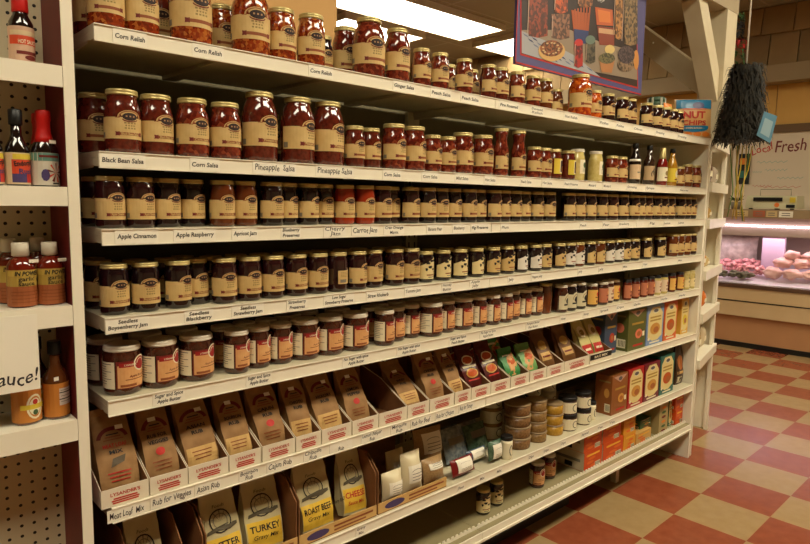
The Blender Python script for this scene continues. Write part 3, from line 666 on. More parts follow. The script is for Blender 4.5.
def rub_bag(w, h, d, seed, txt, first):
    b, fn = gusset(w, h, d, kraft, seed); root = obj('spice_bag', b.mesh('spice_bag'))
    a = MB(); f1 = lambda x, z: fn(x, z, .0014); f2 = lambda x, z: fn(x, z, .0020)
    ring(a, 0, h*.64, w*.42, h*.17, h*.05, f1, maroon, .15, pi-.15, 14)
    for q, l in enumerate(txt.split('\n')):
        write(a, text(l, .025), lambda x, z: f2(x, z+h*(.56-.085*q)), h*.07, redink if (first and q == 0) else ink, fit=min(w*.62, h*.055*len(l)))
    bar(a, -w*.16, w*.16, h*.70, h*.715, f1, ink, 3); bar(a, -w*.2, w*.2, h*.665, h*.68, f1, brownline, 3); bar(a, -w*.26, w*.26, h*.63, h*.642, f1, brownline, 3)
    if first: poly(a, [(-w*.2, h*.28), (w*.16, h*.33), (w*.22, h*.42), (-w*.12, h*.39)], f1, mat('loaf_grey', S(92, 80, 62), .7))
    elif seed % 3 == 1: poly(a, ell(0, h*.34, w*.15, h*.055), f1, redink)
    else:
        bar(a, -w*.45, w*.45, h*.03, h*.27, lambda x, z: fn(x, z, .001), kraftlite, 8, 6)
    for q in range(3): bar(a, -w*(.30-.03*q), w*(.3-.02*q), h*(.20-.05*q), h*(.215-.05*q), f2, redink if first else brownline, 5)
    a.build('bag_print', root)
    s = MB(); poly(s, [(-.009, 0), (.009, 0), (.009, .010), (-.009, .010)], lambda x, z: fn(x+(w*.2 if seed % 2 == 0 else -w*.05), z+h*.76, .0034), paper); s.build('price_sticker', root)
    return root
photo_dark = varied('pouch_maroon', [(.3, S(64, 16, 16)), (.7, S(90, 26, 20))], 20, .3)
def pouch(w, h, d, M, style, seed):
    b, fn = gusset(w, h, d, M, seed); root = obj('mix_pouch', b.mesh('mix_pouch')); a = MB(); f1 = lambda x, z: fn(x, z, .0015); f2 = lambda x, z: fn(x, z, .0022)
    if style == 'dark':
        for zz, M2 in ((.70, mat('pouch_gold', S(190, 150, 70), .5)), (.38, mat('soup_orange', S(190, 84, 30), .5))):
            poly(a, ell(0, h*zz, w*.36, h*.12), f1, creamlite if zz > .5 else mat('pouch_gold', S(190, 150, 70))); poly(a, ell(0, h*zz, w*.30, h*.09), f2, M2 if zz < .5 else mat('soup_orange', S(190, 84, 30)))
        bar(a, -w*.4, w*.4, h*.52, h*.57, f1, creamlite, 4); bar(a, -w*.35, w*.35, h*.2, h*.23, f1, redink, 4)
    elif style == 'green':
        poly(a, [(-w*.45, h*.1), (w*.1, h*.1), (w*.45, h*.5), (w*.45, h*.9), (-w*.1, h*.75)], f1, mat('pouch_peach', S(212, 156, 100), .5)); poly(a, ell(w*.1, h*.6, w*.25, h*.14), f2, mat('soup_orange', S(190, 84, 30)))
        bar(a, -w*.3, w*.2, h*.8, h*.85, f2, creamlite, 3)
    elif style == 'brown':
        poly(a, ell(0, h*.62, w*.32, h*.13), f1, mat('pouch_gold', S(190, 150, 70))); bar(a, -w*.35, w*.35, h*.2, h*.42, f1, kraftlite, 5, 5); bar(a, -w*.3, w*.3, h*.28, h*.33, f2, maroon, 4)
    elif style == 'pale':
        poly(a, ell(0, h*.66, w*.36, h*.16), f1, creamlite); poly(a, ell(0, h*.64, w*.2, h*.08), f2, olive); bar(a, -w*.46, w*.46, h*.05, h*.3, f1, redink, 6, 5); bar(a, -w*.3, w*.3, h*.14, h*.2, f2, creamlite, 3)
    a.build('front_print', root); return root
TR = [(101, 149), (150, 188), (188.5, 228.5), (229.5, 261), (262.5, 295), (296, 321), (322, 351.5), (352.5, 378.3), (379, 407), (407.5, 429), (430, 454), (455, 471), (471.5, 490.6), (491, 510), (511, 529), (530, 546.5), (547, 564), (564.5, 589), (590, 611.5)]
TN = ['meat loaf mix', 'veggie rub', 'asian rub', 'bourbon rub', 'cajun rub', 'chipotle rub', 'hickory rub', 'lemon pepper rub']
def px_x(px, y, z):
    p = at(px, 300, 1, y)
    for _ in range(3):
        d = Vector((p.x, y, z))-CAM; p = at(px, 272-F*d.dot(UP)/d.dot(FW), 1, y)
    return p.x
z6 = Z[5]
for i, (l, r) in enumerate(TR):
    x0, x1 = px_x(l, .006, z6+.02), px_x(r, .006, z6+.02); w = x1-x0; xc = (x0+x1)/2
    what = ('the ' + TN[i] + ' bag' if i < 8 else 'no bags' if i == 8 else 'a crumpled brown bag' if i == 9 else 'brown paper bags' if i < 12 else 'dark pouches' if i < 14 else 'green pouches' if i < 16 else 'brown pouches' if i < 18 else 'pale crumpled bags')
    sloped_tray('display_tray', x0, x1, z6, f"white fronted tray holding {what}, {ordn(i+1)} from left on sixth shelf", band=blackp if i == 18 else None, group='trays on the sixth shelf')
    n = 1
    if i in (8,): continue
    bw = min(w*.84, .086); h = .176; lean = radians(-24)
    spec = [(0, .05)]
    if i in (12, 13, 14): spec = [(-.0, .045), (0, .105)]
    if i == 18: spec = [(-w*.24, .05), (w*.24, .05)]; bw = w*.43; h = .21
    for q, (dx, yy) in enumerate(spec):
        seed = i*3+q+1
        if i < 12: o = rub_bag(bw, h*(.9 if i == 9 else 1), .052, i, RUBS[min(i, 10)], i == 0); nm = f"brown paper spice bag in the {ordn(i+1)} tray from left, sixth shelf"
        else:
            st = 'dark' if i < 14 else 'green' if i < 16 else 'brown' if i < 18 else 'pale'
            M = {'dark': photo_dark, 'green': mat('pouch_green', S(60, 130, 66), .4) if i == 14 else mat('pouch_mint', S(110, 160, 90), .4), 'brown': mat('pouch_brown', S(110, 72, 36), .45), 'pale': mat('pouch_straw', S(198, 186, 120), .4)}[st]
            o = pouch(bw, h*(.62 if q == 0 and i in (14, 15) else .86 if i < 18 else .8), .04, M, st, seed); nm = f"{ {'dark': 'dark maroon', 'green': 'green', 'brown': 'brown', 'pale': 'pale yellow'}[st]} mix pouch, {('left' if q == 0 else 'right') if i == 18 else 'front' if q == 0 else 'rear'} one in {ordn(i+1)} tray, sixth shelf"
        o.location = (xc+dx, yy, z6+.006+.012); o.rotation_euler = (lean if i != 9 else radians(-40), radians(random.uniform(-1.5, 1.5)), radians(random.uniform(-1.5, 1.5)))
        tag(o, nm, 'bag' if i < 12 else 'pouch', 'bags of rub in the trays' if i < 12 else 'mix pouches in the trays')

# ------------------------------------------------------------------ printed cartons
def carton(l, r, si, hgt, yf, dep, body, label, style='arch', accent=None, zoff=0, rz=0, blob=None):
    z = Z[si]+zoff; x0, x1 = px_x(l, yf, z+hgt*.5), px_x(r, yf, z+hgt*.5); x1 = min(x1, XE-.007); x0 = min(x0, x1-.03); w = x1-x0-.004
    root = thing('carton', label, 'box', ((x0+x1)/2, yf, z+.0003), rz)
    b = MB(); e = .0012; b.box(-w/2, w/2, 0, dep, 0, hgt, body); b.build('box_body', root)
    a = MB(); f1 = lambda x, zz: (x, -.0007, zz); f2 = lambda x, zz: (x, -.0012, zz); f3 = lambda x, zz: (x, -.0017, zz)
    acc = accent or redink
    if style == 'arch':
        poly(a, [(-w*.42, hgt*.2), (-w*.15, hgt*.1), (w*.15, hgt*.1), (w*.42, hgt*.2), (w*.42, hgt*.78), (w*.22, hgt*.95), (-w*.22, hgt*.95), (-w*.42, hgt*.78)], f1, mat('carton_cream', S(226, 206, 140), .5))
        poly(a, ell(0, hgt*.86, w*.17, hgt*.07), f2, mat('seal_grey', S(96, 88, 90), .5)); ring(a, 0, hgt*.86, w*.17, hgt*.07, w*.03, f3, creamlite)
        for q in range(2): bar(a, -w*.32, w*.32, hgt*(.68-.08*q), hgt*(.72-.08*q), f2, mat('carton_script', S(176, 140, 60), .5))
        poly(a, ell(0, hgt*.40, w*.30, hgt*.15), f2, blob or mat('food_gold', S(206, 150, 70), .6)); poly(a, ell(w*.05, hgt*.37, w*.16, hgt*.08), f3, mat('food_brown', S(170, 100, 50), .6))
        bar(a, -w*.3, w*.3, hgt*.04, hgt*.08, f2, creamlite); poly(a, ell(-w*.36, hgt*.16, w*.07, hgt*.04, 8), f3, creamlite)
    elif style == 'plain':
        poly(a, [(-w*.42, hgt*.97), (w*.42, hgt*.97), (0, hgt*.80)], f1, mat('flap_rose', S(190, 150, 130), .6)); poly(a, ell(0, hgt*.90, w*.12, hgt*.05), f2, mat('seal_grey', S(96, 88, 90)))
        poly(a, ell(w*.1, hgt*.38, w*.2, hgt*.12), f1, blob or mat('food_gold', S(206, 150, 70))); poly(a, ell(w*.1, hgt*.38, w*.11, hgt*.06), f2, mat('food_brown', S(170, 100, 50)))
        bar(a, -w*.3, w*.35, hgt*.62, hgt*.67, f1, mat('carton_script', S(176, 140, 60))); bar(a, -w*.2, w*.35, hgt*.08, hgt*.13, f1, acc); bar(a, w*.3, w*.42, hgt*.3, hgt*.42, f2, creamlite)
    elif style == 'blobs':
        for q in range(4): poly(a, ell(random.uniform(-.25, .25)*w, hgt*(.18+.2*q), w*.2, hgt*.08, 9), f1, mat('carton_flame', S(226, 110, 40), .5))
        bar(a, -w*.35, w*.35, hgt*.72, hgt*.82, f2, mat('flame_yellow', S(236, 180, 60), .5)); bar(a, w*.1, w*.4, hgt*.06, hgt*.3, f2, creamlite)
        for q in range(4): bar(a, w*(.13+.07*q), w*(.16+.07*q), hgt*.09, hgt*.27, f3, ink)
    elif style == 'dots':
        for q in range(6): poly(a, ell(0, hgt*(.1+.15*q), w*.25, hgt*.045, 8), f1, [maroon, mat('leaf_green', S(66, 92, 52)), mat('fruit_orange', S(226, 130, 40))][q % 3])
    a.build('front_print', root)
    s = MB(); g1_ = lambda y, zz: (-w/2-.0007, y, zz); g2_ = lambda y, zz: (-w/2-.0012, y, zz)
    if style in ('plain', 'blobs'):
        bar(s, dep*.08, dep*.4, hgt*.07, hgt*.28, g1_, creamlite)
        for q in range(5): bar(s, dep*(.11+.05*q), dep*(.13+.05*q), hgt*.1, hgt*.25, g2_, ink)
        poly(s, ell(dep*.3, hgt*.55, dep*.16, hgt*.12), g1_, blob or mat('food_gold', S(206, 150, 70))); bar(s, dep*.1, dep*.8, hgt*.82, hgt*.86, g1_, olive)
        s.build('side_print', root)
    return root
bx = lambda n, c: mat(n, S(*c), .42)
hs = .196
carton(604.5, 617, 5, hs, .05, .12, bx('box_navy', (58, 74, 96)), 'dark blue carton with red fruit beside the straw bags, sixth shelf', 'plain', blob=mat('fruit_red', S(170, 60, 40)))
carton(628, 646, 5, hs, .02, .14, bx('box_olive', (92, 94, 44)), 'olive green carton beside the pale blue carton, sixth shelf', 'plain', blob=mat('salmon', S(220, 120, 90)))
carton(646.5, 663.5, 5, hs, .02, .14, bx('box_sky', (120, 146, 190)), 'pale blue and cream carton, sixth shelf far end', 'arch')
carton(664, 677, 5, hs, .02, .14, bx('box_orange', (216, 96, 34)), 'orange and cream carton, sixth shelf far end', 'arch', blob=mat('soup_orange', S(190, 84, 30)))
carton(676, 680, 5, hs*.96, .165, .1, bx('box_leaf', (90, 140, 60)), 'narrow green carton behind orange carton, sixth shelf', 'arch')
carton(681, 688.5, 5, hs*.97, .04, .12, bx('box_honey', (222, 170, 66)), 'golden yellow carton nearest the end panel, sixth shelf', 'arch', blob=yel)
h7 = .185
carton(611.5, 627.5, 6, h7, .02, .085, bx('box_brown', (142, 84, 40)), 'brown carton, left of the red carton on the seventh shelf', 'plain')
carton(628, 643.5, 6, h7*1.02, .02, .12, bx('box_red', (176, 30, 30)), 'red and cream carton on the seventh shelf', 'arch')
carton(644, 659.5, 6, h7*1.02, .02, .12, bx('box_wine', (112, 26, 40)), 'wine red and cream carton between red and teal cartons', 'arch')
carton(660, 674, 6, h7*1.1, .02, .12, bx('box_teal', (34, 100, 92)), 'teal and cream carton on the seventh shelf', 'arch', blob=mat('soup_orange', S(190, 84, 30)))
b, fn = gusset(.085, .215, .05, mat('coffee_brown', S(74, 50, 34), .4), 5)
o = b.build('coffee_bag', None, (min(px_x(678, .07, Z[6]+.1), XE-.055), .07, Z[6]+.0003)); tag(o, 'dark brown upright bag right of the teal carton', 'bag')
a = MB(); poly(a, ell(0, .12, .03, .04), fn, mat('food_brown', S(170, 100, 50))); bar(a, -.03, .01, .01, .045, fn, creamlite, 2)
for q in range(5): bar(a, -.028+.007*q, -.025+.007*q, .014, .04, lambda x, z: fn(x, z, .002), ink)
bar(a, -.035, .035, .06, .075, fn, kraftlite, 3); a.build('front_print', o)
hb = .088
org = bx('box_flame', (206, 76, 24))
wside = bx('box_pale_side', (196, 180, 150))
def tea(l, r, zz, yf, d, n):
    o = carton(l, r, 7, hb, yf, d, org, n, 'blobs', zoff=zz)
    s = MB(); w = (px_x(r, yf, Z[7]+zz+hb/2)-px_x(l, yf, Z[7]+zz+hb/2)-.002)/2
    s.box(-w-.0006, -w-.0001, .001, d-.001, .002, hb-.002, wside); s.box(-w-.0009, -w-.0006, d*.1, d*.9, hb*.45, hb*.6, greyink); s.box(-w-.0009, -w-.0006, d*.3, d*.5, hb*.1, hb*.35, ink); s.build('side_panel', o)
tea(584, 602, 0, .035, .2, 'orange carton with pale side, lower of left stack on bottom deck')
tea(584, 602, hb+.0008, .035, .2, 'orange carton with pale side, upper of left stack on bottom deck')
tea(603, 623, 0, .035, .2, 'orange carton, lower of right stack on bottom deck')
tea(603, 621, hb+.0008, .035, .2, 'orange carton, upper of right stack on bottom deck')
carton(623.5, 635.5, 7, .085, .035, .15, bx('box_amber', (222, 150, 40)), 'amber carton, lower of two beside the flat box on bottom deck', 'blobs')
carton(623.5, 635.5, 7, .075, .035, .15, bx('box_amber', (222, 150, 40)), 'amber carton, upper of two beside the flat box on bottom deck', 'blobs', zoff=.0858)
carton(636, 651, 7, .06, .035, .15, bx('box_sand', (206, 160, 90)), 'flat sand coloured box under the small green box, bottom deck', 'blobs')
carton(640, 651, 7, .045, .055, .11, bx('box_forest', (50, 96, 60)), 'small green box lying on the flat sand box', 'plain', zoff=.061)
carton(659, 668, 7, .165, .03, .2, bx('box_putty', (170, 150, 100)), 'tall putty carton with a column of dots, bottom deck', 'dots')
carton(668.5, 672.3, 7, .15, .06, .12, bx('box_forest', (50, 96, 60)), 'dark green carton between putty and orange cartons, bottom deck', 'arch')
carton(675.5, 685.5, 7, .085, .04, .12, org, 'orange carton nearest the end panel, lower, bottom deck', 'blobs')
carton(675.5, 685.5, 7, .08, .04, .12, org, 'orange carton nearest the end panel, upper, bottom deck', 'blobs', zoff=.0858)

# ------------------------------------------------------------------ seventh shelf: gravy bags, flour bags, pouches, tubs
z7 = Z[6]
def display_carton(l, r, name, label, cells=(), right=True, logo=True):
    x0, x1 = px_x(l, .01, z7+.05), px_x(r, .01, z7+.05); w = x1-x0-.003; root = thing('display_carton', label, 'tray', ((x0+x1)/2, .01, z7+.0003))
    b = MB(); t = .003; h = .19; d = .27; X = w/2
    b.box(-X, X, 0, d, 0, t, board); b.box(-X, X, d-t, d, t, h if right else .12, board)
    for xx in [-X+t/2] + [px_x(c_, .05, z7+.1)-(x0+x1)/2 for c_ in cells] + ([X-t/2] if right else []):
        b.prism([(xx-t/2, t, t), (xx-t/2, d-t, t), (xx-t/2, d-t, h), (xx-t/2, .06, h), (xx-t/2, t, h*.72)], (t, 0, 0), board)
    b.box(-X, X, 0, t-.0002, t, .035, kraftlite); b.build('tray', root)
    a = MB(); f = lambda x, z: (x, -.0007, z)
    if logo:
        poly(a, ell(-X*.55, .018, X*.28, .012), f, mat('badge_violet', S(70, 56, 100), .5)); bar(a, -X*.15, X*.9, .020, .026, f, brownline); bar(a, -X*.15, X*.7, .009, .014, f, brownline)
    a.build('front_print', root); return (x0+x1)/2, w
display_carton(130, 205, '', 'brown carton at far left of the seventh shelf, half empty', (176,))
display_carton(206, 298, '', 'brown carton holding the two turkey and butter mix bags')
display_carton(299, 377, '', 'brown carton holding the roast beef and cheese mix bags')
display_carton(378, 447, '', 'brown carton holding the white flour bags', (), False)
mixbag = varied('mix_bag_film', [(.3, S(188, 174, 130)), (.7, S(200, 188, 148))], 12, .28)
mixy = mat('mix_yellow', S(222, 182, 62), .35)
def gravy(l, r, words, M, label, yy=.055, h=.19, lean=-14, roll=0):
    x0, x1 = px_x(l, yy-.03, z7+.09), px_x(r, yy-.03, z7+.09); w = min((x1-x0)*.95, .112); b, fn = gusset(w, h, .055, mixbag, len(words[0]))
    root = b.build('gravy_mix_bag', None, ((x0+x1)/2, yy, z7+.012)); root.rotation_euler = (radians(lean), radians(roll), 0); tag(root, label, 'bag', 'gravy mix bags on the seventh shelf')
    a = MB(); f1 = lambda x, z: fn(x, z, .0015); f2 = lambda x, z: fn(x, z, .0022)
    bar(a, -w*.47, w*.47, h*.04, h*.41, lambda x, z: fn(x, z, .001), mixy, 8, 8)
    ring(a, -w*.02, h*.62, w*.30, h*.16, h*.018, f1, ink, 0, 2*pi, 18); ring(a, -w*.02, h*.62, w*.2, h*.105, h*.012, f1, greyink, 0, 2*pi, 14)
    for q in range(5):
        an = pi*(q+.5)/5; poly(a, [(-w*.02, h*.61), (-w*.02+w*.25*cos(an)-.0015, h*.62+h*.14*sin(an)), (-w*.02+w*.25*cos(an)+.0015, h*.62+h*.14*sin(an))], f1, greyink)
    poly(a, [(-w*.42, h*.47), (-w*.1, h*.50), (w*.2, h*.48), (w*.42, h*.52), (w*.42, h*.56), (w*.1, h*.57), (-w*.2, h*.55), (-w*.4, h*.52)], f2, mat('engraving', S(84, 76, 58), .6))
    write(a, text('Foods', 0, .3), lambda x, z: f1(x, z+h*.82), h*.06, ink, fit=w*.35)
    write(a, text(words[0], .02), lambda x, z: f2(x, z+h*.31), h*.125, M, fit=w*.82)
    if len(words) > 1: write(a, text(words[1], .005, .2), lambda x, z: f2(x, z+h*.185), h*.085, M, fit=w*.66)
    a.build('bag_print', root)
gravy(134, 170, ('POT ROAST', 'Gravy Mix'), ink, 'pale mix bag under the meat loaf trays, far left, seventh shelf')
gravy(209, 247, ('BUTTER', 'Gravy Mix'), ink, 'pale mix bag left of the turkey gravy bag')
gravy(248, 287, ('TURKEY', 'Gravy Mix'), ink, 'pale turkey gravy mix bag with yellow band', .06, .19, -16, 4)
gravy(300, 342, ('ROAST BEEF', 'Gravy Mix'), ink, 'pale roast beef gravy mix bag with yellow band')
gravy(346, 370, ('CHEESE', 'Sauce Mix'), redink, 'pale cheese sauce mix bag with red lettering', .06, .19, -14, 3)
def soft_bag(l, r, top, yy, M, label, lean=-8, labM=paper, name='flour_bag', d=.06, roll=0, lz=(.25, .7), neck=True):
    x0, x1 = px_x(l, yy, z7+.06), px_x(r, yy, z7+.06); h = at((l+r)/2, top, 1, yy+.02).z-z7-.01; w = x1-x0; b = MB()
    fn = pillow(b, w, h, d, M, 8, 10)
    root = b.build(name, None, ((x0+x1)/2, yy, z7+.011)); root.rotation_euler = (radians(lean), radians(roll), 0); tag(root, label, 'bag')
    a = MB(); bar(a, -w*.32, w*.34, h*lz[0], h*lz[1], lambda x, z: fn(x, z, .002), labM, 6, 6)
    ring(a, 0, h*(lz[0]*.35+lz[1]*.65), w*.22, h*.06, h*.012, lambda x, z: fn(x, z, .003), greyink, 0, pi, 8)
    for q in range(3): bar(a, -w*.22, w*.24, h*(lz[0]+.07+.08*q), h*(lz[0]+.085+.08*q), lambda x, z: fn(x, z, .003), greyink, 3)
    a.build('label', root); return root
flour = mat('flour_white', S(222, 208, 170), .4); oat = varied('grain_tan', [(.3, S(150, 116, 74)), (.7, S(176, 142, 96))], 200, .4)
soft_bag(382, 402, 468, .045, flour, 'short white flour bag in front, seventh shelf', -4)
soft_bag(388, 405, 448, .125, flour, 'white flour bag standing behind the short one')
soft_bag(402.5, 422, 450, .05, flour, 'taller white flour bag with paper label, seventh shelf')
soft_bag(415, 443, 427, .135, oat, 'large tan grain bag with long white label, seventh shelf', -10, roll=3, lz=(.42, .9), d=.07)
soft_bag(424, 444, 455, .055, oat, 'small tan grain bag leaning at front edge, seventh shelf', -12, lz=(.55, .8))
clr = varied('pouch_steel', [(.3, S(84, 98, 112)), (.7, S(150, 158, 156))], 60, .2); navy = varied('pouch_navy', [(.3, S(36, 52, 76)), (.7, S(92, 110, 128))], 50, .25); grn = varied('pouch_dark_green', [(.3, S(40, 66, 48)), (.7, S(98, 124, 100))], 50, .25); redp = mat('pouch_red', S(120, 24, 24), .3)
soft_bag(453, 475, 455, .025, redp, 'small red pouch with arched white label, seventh shelf', -18, name='mix_pouch', d=.04, lz=(.15, .95))
soft_bag(468, 487, 446, .075, navy, 'navy pouch with tall white label, seventh shelf', -18, name='mix_pouch', d=.04, lz=(.10, .95))
soft_bag(489, 502, 438, .035, grn, 'dark green pouch with white label beside black lidded jar', -6, name='mix_pouch', d=.04, lz=(.1, .85))
soft_bag(447, 469, 426, .115, clr, 'steel blue pouch lying behind the red pouch', -22, name='mix_pouch', d=.045, lz=(.5, .7), labM=greyink)
soft_bag(469, 490, 422, .13, grn, 'green pouch behind the navy labelled pouch', -22, name='mix_pouch', d=.045, lz=(.5, .75), labM=greyink)
soft_bag(444, 460, 424, .2, navy, 'rear navy pouch on the left, seventh shelf', -12, name='mix_pouch', d=.045, lz=(.6, .8), labM=greyink)
soft_bag(461, 478, 420, .21, clr, 'rearmost steel blue pouch leaning near the tins, seventh shelf', -12, name='mix_pouch', d=.045, lz=(.6, .8), labM=greyink)
def tin(px, R, h, yy, zoff, side, lidM, label, cat='tub', name='tub', lidh=.008, band=None, bandM=None):
    x = px_x(px, yy, z7+zoff+h/2); b = MB(); b.lathe([(R*.93, 0), (R*.98, .003), (R, h-lidh)], side, 22)
    o = b.build(name, None, (x, yy, z7+.0003+zoff)); c = MB(); c.lathe([(R*1.02, h-lidh+.0002), (R*1.04, h-lidh+.002), (R*1.04, h-.002), (R*.98, h)], lidM, 22); c.build('lid', o)
    if band:
        a = MB(); bar(a, -R*2.4, R*2.4, band[0], band[1], cyl(R, .0006), bandM or creamlite, 16); ring(a, 0, (band[0]+band[1])/2, R*.4, (band[1]-band[0])*.35, .003, cyl(R, .0012), ink, 0, 5, 10)
        bar(a, R*.5, R*1.1, band[0]+.004, band[0]+.009, cyl(R, .0012), maroon, 3); a.build('label', o)
    tag(o, label, cat); return o
clear = varied('tub_brown', [(.3, S(104, 74, 44)), (.7, S(136, 100, 62))], 130, .25)
cll = mat('tub_lid', S(150, 126, 92), .25)
TP = []
def slot(redge, R, yy):
    """free standing place whose right outline meets the pixel column, pushed back until clear"""
    while True:
        x = right_edge_x(redge, yy, R, z7+.07)
        if all(math.hypot(x-a_, yy-b_) > R*1.04+c_*1.04+.003 for a_, b_, c_ in TP): break
        yy += .006
    TP.append((x, yy, R)); d = Vector((x, yy, z7+.07))-CAM
    return 405+F*d.dot(RT)/d.dot(FW), yy
clear = varied('tub_brown', [(.3, S(94, 68, 42)), (.7, S(126, 94, 60))], 130, .25)
cll = mat('tub_lid', S(150, 126, 92), .25)
px, yy = slot(512.5, .022, .03)
tin(px, .022, .09, yy, 0, creamlite, blacklid, 'small black lidded jar with cream label beside the tub stack', 'jar', 'spread_jar', .016, (.008, .066))
for st, (re, R, n, M, nm, hh) in enumerate(((531, .053, 4, clear, 'brown', .046), (547, .043, 4, varied('tub_tan', [(.3, S(122, 92, 52)), (.7, S(150, 116, 70))], 130, .25), 'tan', .044), (563.5, .042, 3, varied('tub_yellow', [(.3, S(166, 124, 40)), (.7, S(190, 146, 56))], 130, .25), 'yellow', .046))):
    px, yy = slot(re, R, .028+R)
    for k in range(n):
        tin(px, R, hh-.0005, yy, k*hh, M, cll, f"clear tub of {nm} sweets, {['lowest', 'second', 'third', 'topmost'][k] if n == 4 else ['lowest', 'middle', 'topmost'][k]} in the {nm} stack", lidh=.007)
px, yy = slot(502, .045, .215)
for q in range(3): tin(px, .045, .0655, yy, q*.066, mat('tin_inner', S(150, 120, 70)), mat('tin_gold', S(170, 130, 70), .4), f"wide cream labelled tin behind the pouches, {['lowest', 'middle', 'topmost'][q]} of its stack", name='tin', cat='tin', band=(.004, .054), bandM=creamlite)
for re, nm, R in ((577, 'left', .039), (591, 'right', .034)):
    px, yy = slot(re, R, .02+R)
    for q in range(2): tin(px, R, .074, yy, q*.0745, mat('spread_brown', S(90, 54, 34), .2), blacklid, f"black lidded spread jar with white label, {['lower', 'upper'][q]} of the {nm} pair", 'jar', 'spread_jar', .018, (.006, .052))
px, yy = slot(596, .02, .06)
tin(px, .02, .085, yy, 0, creamlite, blacklid, 'slim black lidded jar right of the spread jar pairs', 'jar', 'spread_jar', .016, (.006, .06))
for re, nm in ((541, 'left'), (556, 'right')):
    px, yy = slot(re, .034, .2)
    for q in range(3): tin(px, .034, .0655, yy, q*.066, creamlite, blacklid if nm == 'left' else whitelid, f"pale labelled tin behind the tubs, {['lowest', 'middle', 'topmost'][q]} of the {nm} stack", 'tin', 'tin', .01, (.004, .05))

# ------------------------------------------------------------------ red pegboard unit on the left
def peg():
    M = mat('pegboard', S(196, 182, 150), .6); nt = M.node_tree; N = nt.nodes; L = nt.links
    tc = N.new('ShaderNodeTexCoord'); sp = N.new('ShaderNodeSeparateXYZ'); L.new(tc.outputs['Object'], sp.inputs[0])
    def mth(op, a, b_=None):
        n = N.new('ShaderNodeMath'); n.operation = op
        for k, v in enumerate((a, b_)):
            if v is None: continue
            if isinstance(v, (int, float)): n.inputs[k].default_value = v
            else: L.new(v, n.inputs[k])
        return n.outputs[0]
    fx = mth('SUBTRACT', mth('FRACT', mth('DIVIDE', mth('ADD', sp.outputs['X'], 5.01), .0245)), .5); fz_ = mth('SUBTRACT', mth('FRACT', mth('DIVIDE', sp.outputs['Z'], .0240)), .5)
    d = mth('ADD', mth('MULTIPLY', fx, fx), mth('MULTIPLY', fz_, fz_)); hole = mth('LESS_THAN', d, .022)
    mx = N.new('ShaderNodeMix'); mx.data_type = 'RGBA'; mx.inputs[6].default_value = (*S(196, 182, 150), 1); mx.inputs[7].default_value = (*S(14, 10, 8), 1)
    L.new(hole, mx.inputs[0]); L.new(mx.outputs[2], N['Principled BSDF'].inputs['Base Color']); return M
pegm = peg()
u = thing('pegboard_shelving', 'red sided pegboard shelving of hot sauces at the left edge', 'shelving')
LX0, LX1 = -1.0, -.0605
b = MB(); b.box(LX0, LX1, .14, .155, 0, 2.2, pegm); b.build('pegboard', u)
b = MB(); b.box(LX1+.0006, -.039, .001, .42, 0, 2.2, redpaint); b.box(LX1+.0005, -.0389, -.003, .001, 0, 2.2, white); b.build('side_panel', u)
b = MB(); b.box(LX0-.02, LX0-.0006, -.003, .42, 0, 2.2, redpaint); b.build('side_panel', u)
LZ = []
for (pz, ph) in ((66.7, 21), (187, 19), (306, 20), (421.6, 21)):
    p = at(66, pz, 1, -.002); LZ.append(p.z); q = at(66, pz+ph, 1, -.002)
    b = MB(); b.box(LX0+.001, LX1-.001, .004, .1395, p.z-.012, p.z, white); b.box(LX0+.001, LX1-.001, -.004, .0035, q.z, p.z, white); b.build('shelf', u)
